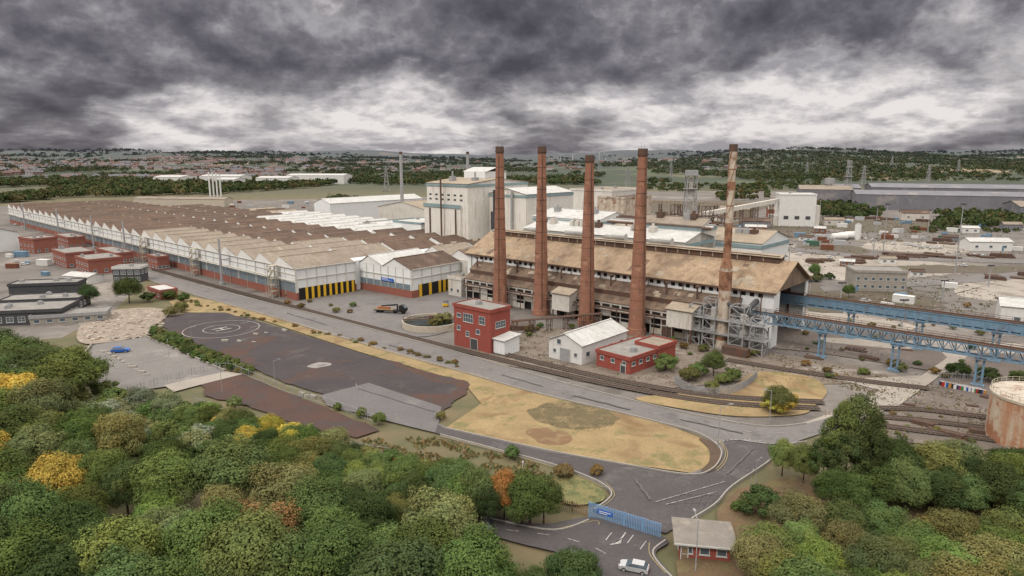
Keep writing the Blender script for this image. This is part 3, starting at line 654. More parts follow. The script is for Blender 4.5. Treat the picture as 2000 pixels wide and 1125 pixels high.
# ---------------------------------------------------------------- crane gantries
def gantry(y,z,L,label,solidside,x0=L3+1):
    g=thing('crane_gantry',label,'gantry',loc3(x0,y),ROT,'crane gantries from the furnace hall')
    b=MB(); D=3.0
    for dy in (-1.2,1.2):
        for dz in (0,D): b.beam((-12,dy,z-dz),(L,dy,z-dz),.45)
        n=int((L+12)/3)
        for k in range(n):
            x=-12+k*3; b.beam((x,dy,z-D),(x+1.5,dy,z),.22); b.beam((x+1.5,dy,z),(x+3,dy,z-D),.22); b.beam((x,dy,z-D),(x,dy,z),.2)
        if solidside:
            b.box(-12,L,dy-.05,dy+.05,z-D*.8,z)
    part('truss',g,b,m_blue)
    b=MB(); b.box(-12,L,-1.5,1.5,z+.26,z+.42); b.box(-12,L,-.2,.2,z+.42,z+.8)
    for s in (-1.5,1.5):
        for k in range(int((L+12)/3)): b.beam((-12+k*3,s,z+.4),(-12+k*3,s,z+1.5),.09)
        b.beam((-12,s,z+1.5),(L,s,z+1.5),.1); b.beam((-12,s,z+.95),(L,s,z+.95),.07)
    part('walkway',g,b,m_dsteel)
    for k in range(int(L/20)+1):
        b=MB(); x=14+k*20
        for dx in (-.8,.8):
            b.beam((x+dx,0,0),(x+dx,0,z-D-.25),.5)
        for q in range(5): b.beam((x-.8,0,q*1.6),(x+.8,0,(q+1)*1.6),.2)
        b.box(x-1.3,x+1.3,-1.2,1.2,z-D-.8,z-D-.26)
        b.box(x-1.5,x+1.5,-.9,.9,0,.5)
        part('column',g,b,m_blue)
    return g
gantry(1,11.3,110,'pale blue rusting lattice crane gantry on paired columns',False)
gantry(D3-1,12.5,130,'long blue plated crane gantry with brown walkway',True)
# ---------------------------------------------------------------- tower building cluster
def loc_px(u,Y): return Vector(((u-1000)/FP*(Y*CP+11),Y,0))
T0=Vector((-24-33*math.cos(ROT),372-33*math.sin(ROT),0))
def tloc(x,y): return T0+Vector((math.cos(ROT)*x-math.sin(ROT)*y,math.sin(ROT)*x+math.cos(ROT)*y,0))
tw=thing('steelworks_tower','tall rust streaked white steelworks building with teal fascia bands','factory',T0,ROT)
part('wall',tw,MB().box(0,33,0,50,0,45.5),m_twr)
b=MB(); b.slab((-.5,-.5,45.5),(33.5,-.5,45.5),(33.5,25,48.0),(-.5,25,48.0),.3); b.slab((-.5,25,48.0),(33.5,25,48.0),(33.5,50.5,45.5),(-.5,50.5,45.5),.3); b.prism([(0,45.5),(50,45.5),(25,47.8)],'x',0.1,32.9,1); part('roof',tw,b,[m_rbeige,m_twr])
b=MB(); b.box(-.4,33.4,-.5,-.02,43.8,45.0); b.box(33.02,33.5,-.5,50,43.8,45.0); b.box(-1.4,29,-1.9,-1.42,32.0,34); part('fascia',tw,b,m_bluef)
part('lower_front',tw,MB().box(-1,28.6,-1.4,-.01,0,33.5),m_twr)
for x in (4,25): b=MB(); b.box(x,x+.5,-2.2,-1.42,0,31.4); part('downpipe',tw,b,m_dsteel)
for z in (36,38.5): 
    for k in range(6): b=MB(); b.box(2+k*5,4+k*5,-.06,.02,z,z+1.0); part('window',tw,b,m_dgrey)
b=MB(); b.box(8,25,22,40,47,51.6); b.slab((7,22,51.6),(26,22,51.6),(26,31,54),(7,31,54),.2,1); b.slab((7,31,54),(26,31,54),(26,40,51.6),(7,40,51.6),.2,1); part('roof_monitor',tw,b,[m_white,m_rwhite])
for x,y,z in ((10,8,2),(24,12,1.5)): b=MB(); b.box(x,x+3,y,y+3,46,46+z+1); b.cyl((x+1.5,y+1.5,47+z),(x+1.5,y+1.5,50+z),.5,.5,10); part('roof_vent',tw,b,m_steel)
b=MB(); b.cyl((16,-4,0),(16,-4,49),.5,.5,10); part('flue',tw,b,m_dsteel)
tw2=thing('casting_building','tall white casting building with grey duct and pitched roof','factory',tloc(33.1,17),ROT)
part('wall',tw2,MB().box(0,27,0,42,0,40),m_twr); b=MB(); b.slab((-.1,-.5,40.2),(13.5,-.5,43.2),(13.5,42,43.2),(-.1,42,40.2),.2); b.slab((13.5,-.5,43.2),(27.5,-.5,40.2),(27.5,42,40.2),(13.5,42,43.2),.2); b.prism([(0,40),(27,40),(13.5,43)],'y',.1,41.9,1); part('roof',tw2,b,[m_rwhite,m_twr])
b=MB(); b.box(-.0,27.3,-.4,-.02,38.4,39.6); b.box(27.02,27.4,-.4,42,38.4,39.6); part('fascia',tw2,b,m_bluef)
for x in (5,7.5,18): b=MB(); b.cyl((x,-1.5,0),(x,-1.5,42),.7,.7,10); part('duct',tw2,b,m_dgrey if x<10 else m_steel)
part('duct',tw2,MB().box(3.5,9,-2.8,-.42,20,30),m_dgrey)
def lowroof(label,x,y,L,Wd,e,r,wm,rm,n=4):
    t=gable('bay_building',label,'factory',loc3(x,y),ROT,L,Wd,e,r,wm,rm,'x')
    b=MB(); b.box(-.3,L+.3,-.45,-.02,e-2.2,e-.8); b.box(L+.02,L+.4,-.45,Wd,e-2.2,e-.8); part('fascia',t,b,m_bluef)
    for k in range(n):
        b=MB(); xx=random.uniform(3,L-6); b.box(xx,xx+3,Wd*.3,Wd*.3+2.5,e+1,e+4.4); b.cyl((xx+1.5,Wd*.3+1.2,e+4.4),(xx+1.5,Wd*.3+1.2,e+5.6),.6,.6,10); part('roof_vent',t,b,random.choice((m_steel,m_white2,m_dsteel)))
    return t
lowroof('white bay building with teal fascia and long pale roof',2,36,84,26,26.5,29.5,m_white2,m_rwhite,9)
lowroof('stained lower bay building with pipework on its roof',30,64,76,30,25,29,m_white,m_rbeige,9)
lowroof('stepped white bay beside the tall works building',-12,60,40,30,30,33,m_white,m_rwhite,3)
lowroof('narrow stepped white bay with teal fascia',56,50,30,14,32,34.5,m_twr,m_rgrey,3)
block('rolling_shop','rust streaked beige block with roof vents','factory',loc_px(1165,450),ROT,20,34,34,m_stack,m_rbrown,units=4)
block('rolling_shop','pale stained concrete block beside the tall works','factory',loc_px(1112,470),ROT,34,40,38,m_twr,m_rgrey,units=4)
pb=thing('pipe_rack','tangle of roof pipework and ducts over the bays','industrial plant',loc3(40,50),ROT)
for k in range(5):
    b=MB(); b.cyl((0,k*2.4,31+k*.5),(50,k*2.4,31+k*.5),.5,.5,8); b.cyl((10+k*8,k*2.4,24),(10+k*8,k*2.4,31+k*.5),.4,.4,8); b.beam((k*9+3,k*2.4,24),(k*9+3,k*2.4,31+k*.5),.4); part('pipe',pb,b,random.choice((m_steel,m_dsteel,m_white2)))
block('blue_band_hall','low white hall with long teal fascia','factory',loc_px(690,455),ROT,10,52,16,m_white,m_rgrey,fascia=m_bluef,units=2)
block('blue_band_hall','white mid height hall with teal fascia','factory',loc_px(770,420),ROT,26,46,21,m_white,m_rwhite,fascia=m_bluef,units=3)
gable('white_shed','long white gabled shed with grey roof','factory',loc_px(615,640),ROT,26,110,18,22,m_white,m_rwhite,'y')
gable('white_shed','beige gabled works shed behind the halls','factory',loc_px(740,560),ROT,60,60,20,25,m_white2,m_rbeige,'y')
gable('white_shed','beige roofed works shed with pale walls','factory',loc_px(850,610),ROT,60,80,24,29,m_white2,m_rgrey,'y')
for (u,vt,r) in ((787,296,1.6),(915,296,1.5)):
    Y=560; p=loc_px(u,Y); t=thing('steel_stack','slim grey steel stack with dark top','chimney',p,0,'slim stacks behind the works'); z=zat(Y,vt)
    part('shaft',t,MB().cyl((0,0,0),(0,0,z-2),r,r*.75,14),m_steel); part('cap',t,MB().cyl((0,0,z-2),(0,0,z),r*.85,r*.85,14),m_dsteel)
for k,u in enumerate((412,417,422,427)):
    p=loc_px(u,880)+Vector((0,k*3,0)); t=thing('white_stack','slender white steel flue beside the halls','chimney',p,0,'cluster of white flues'); part('shaft',t,MB().cyl((0,0,0),(0,0,41-k),1.1,1.0,10),m_cwhite); part('base',t,MB().cyl((0,0,0),(0,0,3),1.8,1.8,10),m_conc)
gable('works_shed','long beige roofed shed behind the sawtooth hall','factory',loc_px(262,850),R(-8),120,20,9,11,m_cream,m_rgrey)
for (u,Y,L,Wd,h) in ((300,1480,60,70,11),(390,1500,90,60,12),(500,1450,70,60,10),(560,1540,130,60,13),(420,1380,40,50,9)):
    gable('warehouse','large white distribution warehouse beyond the fields','warehouse',loc_px(u,Y),R(-4),L,Wd,h+6,h+9,m_cwhite,m_rwhite,'x',group='white warehouses beyond the works')
# ---------------------------------------------------------------- right yard structures
p=loc_px(1520,600); wb=block('white_silo_building','tall white clad block fed by a conveyor','building',p,R(-12),30,24,27.5,m_cwhite,m_rwhite,units=2)
b=MB(); b.box(-6,-.01,2,20,0,9); part('annex',wb,b,m_white2)
b=MB(); b.box(30.01,34,2,14,0,18); part('annex',wb,b,m_white2)
for k in range(3): b=MB(); b.box(4+k*9,8+k*9,-.08,.02,6,9); part('louvre',wb,b,m_dgrey)
cv=thing('conveyor','inclined enclosed white conveyor on steel trestles','conveyor',loc_px(1515,600))
b=MB(); b.beam((4,6,22),(-70,-20,12),3.6); part('gallery',cv,b,m_white2)
for k in range(5): 
    b=MB(); q=Vector((4,6,20)).lerp(Vector((-70,-20,10)),(k+.5)/5); lattice(b,q.x,q.y,0,q.z,2.5,4,.3); part('trestle',cv,b,m_dsteel)
cv=thing('conveyor','long low rusty conveyor gallery across the yard','conveyor',loc_px(1500,640)+Vector((0,20,0)))
b=MB(); b.beam((0,0,14),(-130,-30,20),3.0); part('gallery',cv,b,m_rbeige)
for k in range(7): 
    b=MB(); q=Vector((0,0,13)).lerp(Vector((-130,-30,19)),(k+.5)/7); lattice(b,q.x,q.y,0,q.z,2.5,4,.35); part('trestle',cv,b,m_dsteel)
lt=thing('lattice_tower','tall galvanised lattice tower with top platform and tank','tower',loc_px(1345,520))
b=MB(); lattice(b,0,0,0,46,9,9,.6,.75); part('frame',lt,b,m_steel)
for z,w in ((36,4.5),(46,5)): part('platform',lt,MB().box(-w,w,-w,w,z,z+.4),m_steel)
part('tank',lt,MB().box(-4,4,-4,4,46.41,50),m_steel)
b=MB(); b.cyl((0,0,30),(0,0,44),1.6,1.6,12); b.cyl((2.5,0,0),(2.5,0,36),.5,.5,8); part('pipe',lt,b,m_white2)
lt=thing('hopper_plant','steel framed hopper plant with bunkers and beams','industrial plant',loc_px(1290,500),ROT)
b=MB()
for x in range(0,60,12): lattice(b,x,0,0,20+(x%24)/2,6,4,.4)
b.box(-3,60,-3,3,19,19.4); b.box(-3,60,-3,3,10,10.4); part('frame',lt,b,m_dsteel)
for x in (0,14,28,44): b=MB(); b.cyl((x,0,12),(x,0,19),3,3,12); b.cyl((x,0,8),(x,0,12),.7,3,12); part('bunker',lt,b,m_white2)
for i,(u,Y,L,Wd,h,mm,rr) in enumerate(((1560,860,60,60,20,m_dshed,m_rgrey),(1620,900,36,60,20,m_dshed,m_dshed),(1670,800,200,50,17,m_dshed,m_dshed),(1700,870,240,60,22,m_dshed,m_dshed),(1990,640,120,50,14,m_dshed,m_rgrey))):
    gable('rolling_mill','long dark grey steel mill shed across the yard','factory',loc_px(u,Y),R(-19),L,Wd,h,h+4,mm,rr,'x')
gable('white_shed','small white shed with pale roof in the yard','shed',G(1893,490),R(-5),26,12,6,8,m_cwhite,m_rwhite,'x',nw=3)
gable('white_shed','white clad store beside the gantry','shed',G(1950,640),R(-30),30,14,8,10,m_cwhite,m_rwhite,'x',nw=3)
for (u,v,L,Wd,h,mt) in ((1350,430,14,10,5,m_cwhite),(1450,445,22,10,6,m_dshed),(1610,440,16,9,5,m_white2),(1760,430,24,12,7,m_white2),(1880,455,12,8,4,m_cwhite),(1500,425,18,10,8,m_brick),(1455,452,16,8,4,m_brick),(1720,515,8,5,3,m_cwhite),(1560,470,9,5,3,m_cwhite),(1405,425,30,12,9,m_rbeige),(1840,470,10,6,3,m_dshed),(1640,520,7,4,3,m_crust),(1780,540,6,3,2.6,m_cwhite),(1960,450,14,8,5,m_dshed),(1590,455,8,5,4,m_crust)):
    gable('yard_shed','small weathered shed standing in the works yard','shed',G(u,v),R(random.uniform(-45,0)),L,Wd,h,h*1.35,mt,random.choice((m_rgrey,m_rwhite,m_rbrown)),'x',nw=2,group='small sheds of the works yard')
block('concrete_bunker','weathered concrete block building with rows of openings','building',G(1667,568),R(-10),22,14,9,m_conc,m_grey,front=((1.5,7,1.6,1.5),(5,7,1.6,1.5)),right=((1.5,3,1.6,1.5),(5,3,1.6,1.5)))
for k in range(3):
    t=thing('storage_tank','horizontal white cylindrical storage tank on saddles','tank',G(1628+k*13,470-k*2),R(10),'white storage tanks'); b=MB(); b.cyl((-1,0,3),(10,0,3),2.4,2.4,16); b.cyl((-1.8,0,3),(-1,0,3),1.3,2.4,16); b.cyl((10,0,3),(10.8,0,3),2.4,1.3,16); part('shell',t,b,m_cwhite)
    b=MB(); b.box(0,.6,-1.5,1.5,0,1.5); b.box(8,8.6,-1.5,1.5,0,1.5); part('saddle',t,b,m_conc)
t=thing('storage_tank','upright white storage silo beside the tanks','tank',G(1674,468)); part('shell',t,MB().cyl((0,0,0),(0,0,11),2.2,2.2,16),m_cwhite); part('dome',t,MB().cyl((0,0,11),(0,0,12.2),2.2,.5,16),m_steel)
# rusty tank
t=thing('rusty_tank','large cylindrical tank with peeling white paint and heavy rust','tank',Vector((112,137,0)))
b=MB(); b.cyl((0,0,0),(0,0,10.6),9.2,9.2,64)
for k in range(3): b.cyl((0,0,2.6*k+2.6),(0,0,2.6*k+2.68),9.24,9.24,64)
part('shell',t,b,m_rust)
part('rim',t,MB().cyl((0,0,10.05),(0,0,10.61),9.34,9.34,64),m_cream)
part('roof',t,MB().cyl((0,0,10.62),(0,0,11.5),9.2,.6,64),m_tanktop)
b=MB()
for k in range(40):
    a=2*math.pi*k/40;q=Vector((math.cos(a)*9.1,math.sin(a)*9.1,10.6)); b.beam(q,q+Vector((0,0,1.1)),.07); a2=2*math.pi*(k+1)/40;q2=Vector((math.cos(a2)*9.1,math.sin(a2)*9.1,10.6))
    b.beam(q+Vector((0,0,1.1)),q2+Vector((0,0,1.1)),.07); b.beam(q+Vector((0,0,.55)),q2+Vector((0,0,.55)),.05)
part('handrail',t,b,m_cream)
# ---------------------------------------------------------------- small buildings in front
pp=Vector((-18.7,214,0))
bt_=block('brick_pump_house','three storey red brick pump house with flat roof','building',pp,ROT,16.2,9,13.4,m_redp,m_grey,fascia=m_redp,units=1,right=((7.6,1,4.5,2.2),),drs=(('f',9,3,3.6,m_dgrey),('r',4.5,3.2,5,m_conc)))
for x,z,w,h in ((6.5,8.6,4.4,2.8),(2.2,5.4,1.6,1.6),(10.8,5.4,1.8,1.6),(12.6,8.8,2.6,2.6),(2.4,9.6,2,1.4),(6.2,3.9,1.6,1.8)): part('window',bt_,winmesh(w,h),None,loc=(x,0,z))
b=MB(); b.box(16.5,21,1,8,0,5); b.slab((16.3,.5,5),(21.5,.5,5),(21.5,8.5,5.8),(16.3,8.5,5.8),.2,1); part('annex',bt_,b,[m_white,m_rwhite])
ws=gable('white_shed','small white clad gabled shed with pale roof','shed',Vector((11.2,199.5,0)),ROT,12.2,24,6,8.6,m_cwhite,m_rwhite,'y',doors=1,nwr=4)
part('window',ws,winmesh(1.2,1.2),None,loc=(2.2,0,2.2)); part('window',ws,winmesh(1.2,1.2),None,loc=(10,0,2.2)); part('window',ws,winmesh(1.6,1.6),None,loc=(3.8,0,5))
block('brick_substation','low red brick building with patched flat roof','building',Vector((24.6,191,0)),R(-46),11.8,20.5,4.6,m_redp,m_grey,fascia=m_redp,front=((2.4,3,1.4,1.3),),right=((2.4,6,1.6,1.2),),units=1,drs=(('f',9.5,1.6,2.6,m_dgrey),))
block('brick_substation','small brick annex with pale roof','building',Vector((37,197,0)),R(-46),8,9,5.4,m_redp,m_rgrey,fascia=m_redp,front=((2.4,1,1.4,1.3),))
gh=thing('gatehouse','small red brick gatehouse with grey brown overhanging roof','building',G(1326,1092),R(-10))
part('wall',gh,MB().box(0,7.4,0,6,0,3.0),m_redp)
b=MB(); b.slab((-.9,-.7,3.05),(8.3,-.7,3.05),(8.3,3,3.4),(-.9,3,3.4),.25); b.slab((-.9,3,3.4),(8.3,3,3.4),(8.3,7,3.05),(-.9,7,3.05),.25); part('roof',gh,b,M('weathered_felt_roof',(.22,.20,.18),(.16,.145,.13),.4,spots=((.28,.25,.21),.4,.55)))
part('fascia',gh,MB().box(-.9,8.3,-.82,-.71,2.75,3.02),m_frame)
wins(gh,'f',7.4,6,1.1,3,1.5,1.2); wins(gh,'r',7.4,6,1.1,2,1.4,1.2); wins(gh,'l',7.4,6,1.1,2,1.4,1.2); door(gh,(.75,-.09,0),0,.9,2.1,m_wood)
def palisade(name,label,px,h,mat,pale=.28,panel=3.0,group='palisade fences',pw=None):
    pts=resample(W(px,5),panel); t=thing(name,label,'fence',pts[0],0,group); o=pts[0]; pw=pw or (.1 if pale<.5 else .06)
    for a,c in zip(pts[:],pts[1:]):
        b=MB(); a=a-o;c=c-o; d=(c-a); L=d.length; d=d/L
        b.beam(a,a+Vector((0,0,h+.1)),.12); 
        for z in (.4,h-.35): b.beam(a+Vector((0,0,z)),c+Vector((0,0,z)),.07)
        n=max(2,int(L/pale))
        for k in range(n):
            q=a+d*L*(k+.5)/n; b.beam(q+Vector((0,0,.05)),q+Vector((0,0,h)),pw)
        part('fence_panel',t,b,mat)
    return t
g1=palisade('entrance_gate','blue steel palisade double gate across the road',[(1150,1010),(1220,1032),(1296,1056)],2.8,m_gate,.27,3.2,'entrance gates',.15)
b=MB(); b.box(1.5,4.2,-.05,.05,1.3,2.1); b.box(1.8,3.9,-.07,-.052,1.75,1.9,1); b.box(1.8,3.3,-.07,-.052,1.45,1.58,1); part('sign',g1,b,[m_sign,m_wsign],label='blue gate sign with white lettering',loc=(0,-.3,0),rot=(0,0,R(-30)))
palisade('timber_fence','brown timber fence beside the entrance gate',[(1085,993),(1120,1000),(1150,1010)],2,m_wood,.3)
palisade('palisade_fence','pale green palisade fence around overgrown pit',[(1318,750),(1350,768),(1400,775),(1450,762),(1480,738)],2.4,m_steel)
palisade('palisade_fence','grey palisade fence along the yard edge',[(1530,668),(1600,680),(1700,700),(1780,722)],2.4,m_steel,.6)
palisade('palisade_fence','grey palisade fence beside coloured drums',[(1835,742),(1900,745),(2010,752)],2.2,m_steel,.5)
palisade('wire_fence','thin steel mesh fence around car park',[(250,772),(330,748),(430,722),(480,735),(560,768),(660,800),(740,830)],2.4,m_steel,1.2,3.6)
palisade('wire_fence','thin steel mesh fence beside the hedge',[(380,790),(500,830),(640,870),(780,895)],2.2,m_steel,1.2,3.6)
palisade('post_fence','low post fence along the grass verge',[(500,612),(640,652),(760,690),(900,728),(960,745)],1.0,m_cream,2.0,4)
def track(px,label,bw=3.2):
    pts=resample(W(px,6),1.0); t=thing('railway_track',label,'railway',pts[0],0,'railway tracks'); o=pts[0]; P=[p-o for p in pts]
    b=MB(); ribbon(b,P,bw,ZT-.02); part('ballast',t,b,m_ballast)
    for s in (-1,1):
        Q=[]
        for i,p in enumerate(P):
            d=(P[min(i+1,len(P)-1)]-P[max(i-1,0)]).normalized(); Q.append(p+Vector((-d.y,d.x,0))*s*.72)
        b=MB()
        for a,c in zip(Q,Q[1:]): b.beam(a+Vector((0,0,ZT+.2)),c+Vector((0,0,ZT+.2)),.14,0,.2)
        part('rail',t,b,m_rail)
    b=MB()
    for i in range(0,len(P)-1):
        d=(P[i+1]-P[i]).normalized(); n=Vector((-d.y,d.x,0))*1.25; b.beam(P[i]-n+Vector((0,0,ZT+.04)),P[i]+n+Vector((0,0,ZT+.04)),.25,0,.12)
    q=part('sleeper',t,b,m_tie); q['kind']='stuff'
track([(300,527),(560,597),(780,655),(1000,710),(1200,755),(1400,788),(1600,800)],'rusty railway track following the road')
track([(900,672),(1060,712),(1220,748),(1400,776),(1610,788)],'second rusty railway track beside the small sheds')
track([(1420,705),(1560,728),(1700,748),(1820,762)],'overgrown siding behind the lawn')
for k in range(3): track([(1720,800+k*17),(1800,803+k*21),(1900,815+k*21),(2050,830+k*24)],'rusty siding in the brown earth',2.7)
# clarifier
t=thing('clarifier_tank','round concrete settling tank with dark water and walkway','tank',G(843,637))
b=MB(); n=48
for i in range(n):
    a=2*math.pi*i/n;c2=2*math.pi*(i+1)/n
    P=lambda r,a,z:(math.cos(a)*r,math.sin(a)*r,z)
    b.add([P(10.5,a,0),P(10.5,c2,0),P(10.5,c2,2.4),P(10.5,a,2.4),P(10.1,a,2.4),P(10.1,c2,2.4),P(10.1,c2,.3),P(10.1,a,.3)],[(0,1,2,3),(3,2,5,4),(4,5,6,7)])
part('rim',t,b,m_cream)
b=MB(); b.cyl((0,0,.3),(0,0,1.4),10.1,10.1,n); part('water',t,b,m_water)
b=MB(); b.box(-10.3,10.3,-.6,.6,2.5,2.7); b.beam((-10,.6,3.6),(10,.6,3.6),.08); b.beam((-10,-.6,3.6),(10,-.6,3.6),.08)
for k in range(11): b.beam((-10+k*2,.6,2.6),(-10+k*2,.6,3.6),.06); b.beam((-10+k*2,-.6,2.6),(-10+k*2,-.6,3.6),.06)
b.cyl((0,0,1),(0,0,4),1,1,12)
part('walkway',t,b,m_dsteel)
t=thing('settling_tank','small round rusty settling basin','tank',G(1015,640)); part('rim',t,MB().cyl((0,0,0),(0,0,1.8),5,5,32),m_dsteel); part('water',t,MB().cyl((0,0,1.81),(0,0,1.85),4.6,4.6,32),m_ballast)
pr=thing('pipe_bridge','steel pipe bridge on trestles between tanks and hall','pipe bridge',G(1000,655),R(20))
for dy,r in ((0,.3),(.8,.2),(-.8,.2)): part('pipe',pr,MB().cyl((0,dy,5),(34,dy,5),r,r,8),m_dsteel)
for k in range(6): b=MB(); lattice(b,1+k*6.4,0,0,4.6,1.6,2,.15); part('trestle',pr,b,m_dsteel)
# ---------------------------------------------------------------- left buildings
for u,v,L,Wd,h,lab in [(0,612,28,12,4.5,'dark flat roofed office block with glazed walls'),(-60,640,30,16,5,'dark grey flat roofed office wing'),(20,590,26,10,7,'dark stepped office block with roof plant')]:
    block('office_block',lab,'building',G(u,v),R(12),L,Wd,h,m_dgrey,m_grey,fascia=m_dgrey,front=((1.2,8,2.4,2),),right=((1.2,3,2.2,2),),units=3)
block('office_block','low grey flat roofed wing beside rubble','building',G(60,638),R(20),24,9,3.2,m_conc,m_grey,fascia=m_steel,front=((1,6,2,1.4),))
for (u,v,L,Wd,h,rt,lab) in ((105,515,26,14,8,-43,'red brick office with flat roof and white windows'),(190,505,34,9,6,-43,'long red brick block against the hall'),(110,478,30,10,7,-43,'red brick annex along the hall wall'),(40,492,18,14,9,-30,'red brick workshop with flat roof'),(290,523,14,6,7,-43,'small red brick lean-to on the hall'),(150,528,22,16,7.5,-43,'brick office wing with white window bands')):
    block('brick_office',lab,'building',G(u,v),R(rt),L,Wd,h,m_brick,m_grey,fascia=m_brick,front=((1,int(L/4),1.8,1.4),(4.2,int(L/4),1.8,1.4)) if h>6.5 else ((1.4,int(L/4),1.8,1.4),),right=((1,3,1.8,1.4),),units=2,group='brick offices beside the hall')
block('dark_office','dark and white two storey office block','building',G(222,552),R(5),13,8,7,m_dgrey,m_grey,fascia=m_frame,front=((.8,4,2.2,1.8),(4,4,2.2,1.8)),right=((4,2,2.2,1.8),),units=1)
gable('white_shed','small white portable shed beside the offices','shed',G(125,552),R(-20),16,9,3.5,4.6,m_cwhite,m_rwhite,nw=3)
block('brick_office','low pale roofed brick building by the road','building',G(290,577),R(-43),14,7,3.6,m_brick,m_rwhite,front=((1,3,1.6,1.3),))
gable('works_shed','white works shed with curved grey roof','shed',G(-60,490),R(-35),24,20,12,15,m_white,m_rgrey,nw=3)
def rockmesh(seed):
    r=random.Random(seed); b=MB(); b.add([(r.uniform(-.5,.5)+sx*.5,r.uniform(-.3,.3)+sy*.5,(sz+1)*.35+r.uniform(0,.2)) for sx in(-1,1) for sy in(-1,1) for sz in(-1,1)],[(0,1,3,2),(4,6,7,5),(0,4,5,1),(2,3,7,6),(0,2,6,4),(1,5,7,3)]); return b
b=MB()
def rocks(u0,u1,v0,v1,n,s0,s1,mi,cond=None,thr=-9):
    for k in range(n):
        u=random.uniform(u0,u1);v=random.uniform(v0,v1)
        if cond and not cond(u,v): continue
        p=G(u,v)
        if noise.noise(p/18)<thr: continue
        s=random.uniform(s0,s1);rk=rockmesh(k); b.add([(p.x+x*s,p.y+y*s,z*s*.8) for x,y,z in rk.v],rk.f,random.choice(mi))
rocks(155,320,606,668,1300,.15,.9,(0,0,1,2,3),lambda u,v:abs(v-(640-(u-230)*.15))<=28)
rocks(1320,1900,425,475,1100,.3,1.3,(3,3,1,0),None,.12); rocks(1560,2000,500,600,600,.2,.8,(3,1,1,0),None,.1); rocks(950,1480,650,750,1000,.1,.3,(0,1,3),None,-.05); rocks(1500,2000,640,860,1200,.1,.5,(1,3,3,0),None,.05)
o=bpy.data.objects.new('rubble',b.mesh('rubble',[m_conc,m_rubble,m_cream,m_dsteel])); o['kind']='stuff'; o['label']='broken concrete rubble and scrap'; o['category']='rubble'; COL.objects.link(o)
# ---------------------------------------------------------------- lamps, poles, masts
def lamp():
    t=thing('street_lamp','slim galvanised street lamp with curved arm','street lamp',(0,0,0),0,'street lamps along the site road')
    b=MB(); b.cyl((0,0,0),(0,0,1.2),.14,.12,10); b.cyl((0,0,1.2),(0,0,9.4),.1,.07,10)
    prev=(0,0,9.4)
    for k in range(1,7): a=k/6*1.3; q=(1.9*math.sin(a),0,9.4+.7*(1-math.cos(a))); b.cyl(prev,q,.06,.06,6); prev=q
    part('pole',t,b,m_steel)
    part('lamp_head',t,MB().box(prev[0]-.1,prev[0]+.8,-.18,.18,prev[2]-.05,prev[2]+.15),m_steel); part('lamp_glass',t,MB().box(prev[0],prev[0]+.7,-.14,.14,prev[2]-.14,prev[2]-.052),m_lamp)
    return t
ls=[(1402,878,0,1),(1502,832,3.6,.9),(1020,995,1.5,.8),(112,746,0,.75),(537,750,0,.7),(375,672,0,.6),(434,768,2,.7),(210,740,1,.6),(1358,1120,1.6,.9),(1475,945,.5,.5),(330,700,2,.55),(700,800,2,.6),(1466,960,1,.4)]
L0=lamp(); L0.location=G(ls[0][0],ls[0][1])
for u,v,r,s in ls[1:]: copything(L0,G(u,v),r,s)
def mast(u,v,h):
    t=thing('floodlight_mast','tall slim floodlight mast in the yard','mast',G(u,v),0,'floodlight masts'); part('pole',t,MB().cyl((0,0,0),(0,0,h),.35,.18,8),m_steel); b=MB(); b.box(-1.6,1.6,-.3,.3,h,h+.3)
    for k in range(4): b.box(-1.5+k*.8,-1+k*.8,-.6,-.3,h-.2,h+.5)
    part('floodlight',t,b,m_dgrey)
for u,v,h in ((1865,535,36),(1810,470,22),(1478,470,14),(1705,500,30),(1725,490,30),(1240,440,26),(1600,430,20),(700,420,20),(645,410,18),(1540,520,12),(1640,600,10),(1760,640,10),(1930,560,10),(1840,590,9),(1580,590,9)): mast(u,v,h)
def pylon():
    t=thing('electricity_pylon','distant lattice electricity pylon','pylon',(0,0,0),0,'electricity pylons'); b=MB(); lattice(b,0,0,0,42,9,7,.7,.12)
    part('frame',t,b,m_steel); b=MB()
    for z,w in ((26,9),(32,7),(38,5)): b.beam((-w,0,z),(w,0,z),.6); b.beam((-w,0,z),(0,0,z+3),.4); b.beam((w,0,z),(0,0,z+3),.4)
    part('cross_arm',t,b,m_steel); return t
P0=pylon(); pl=[(1685,1400),(1812,1500),(1870,2000),(1310,1900),(755,1200),(1575,1900),(1170,2400),(1225,1300),(1740,2400)]
q=loc_px(pl[0][0],pl[0][1]); q.z=terrain(q.x,q.y); P0.location=q
for u,Y in pl[1:]: q=loc_px(u,Y); q.z=terrain(q.x,q.y); copything(P0,q,.4)
def turb():
    t=thing('wind_turbine','distant white wind turbine on the hills','wind turbine',(0,0,0),0,'wind turbines on the horizon'); part('tower',t,MB().cyl((0,0,0),(0,0,70),2,1.2,8),m_cwhite); part('nacelle',t,MB().box(-1.5,1.5,-4,3,69,72),m_cwhite); b=MB()
    for k in range(3): a=k*2.094+.4; b.beam((0,-4,70.5),(math.cos(a)*32,-4,70.5+math.sin(a)*32),1.2)
    part('rotor',t,b,m_cwhite); return t
T1=turb(); tl=[(1095,5200),(1118,5300),(1170,5500),(1183,5200)]
q=loc_px(*tl[0]); q.z=terrain(q.x,q.y); T1.location=q
for u,Y in tl[1:]: q=loc_px(u,Y); q.z=terrain(q.x,q.y); copything(T1,q,.2)
t=thing('lattice_tower','slender lattice tower with platform beyond the mill sheds','tower',loc_px(1653,900)); b=MB(); lattice(b,0,0,0,55,7,10,.6,.5); part('frame',t,b,m_steel)
for z,w in ((34,4),(46,3)): part('platform',t,MB().box(-w,w,-w,w,z,z+1),m_steel)
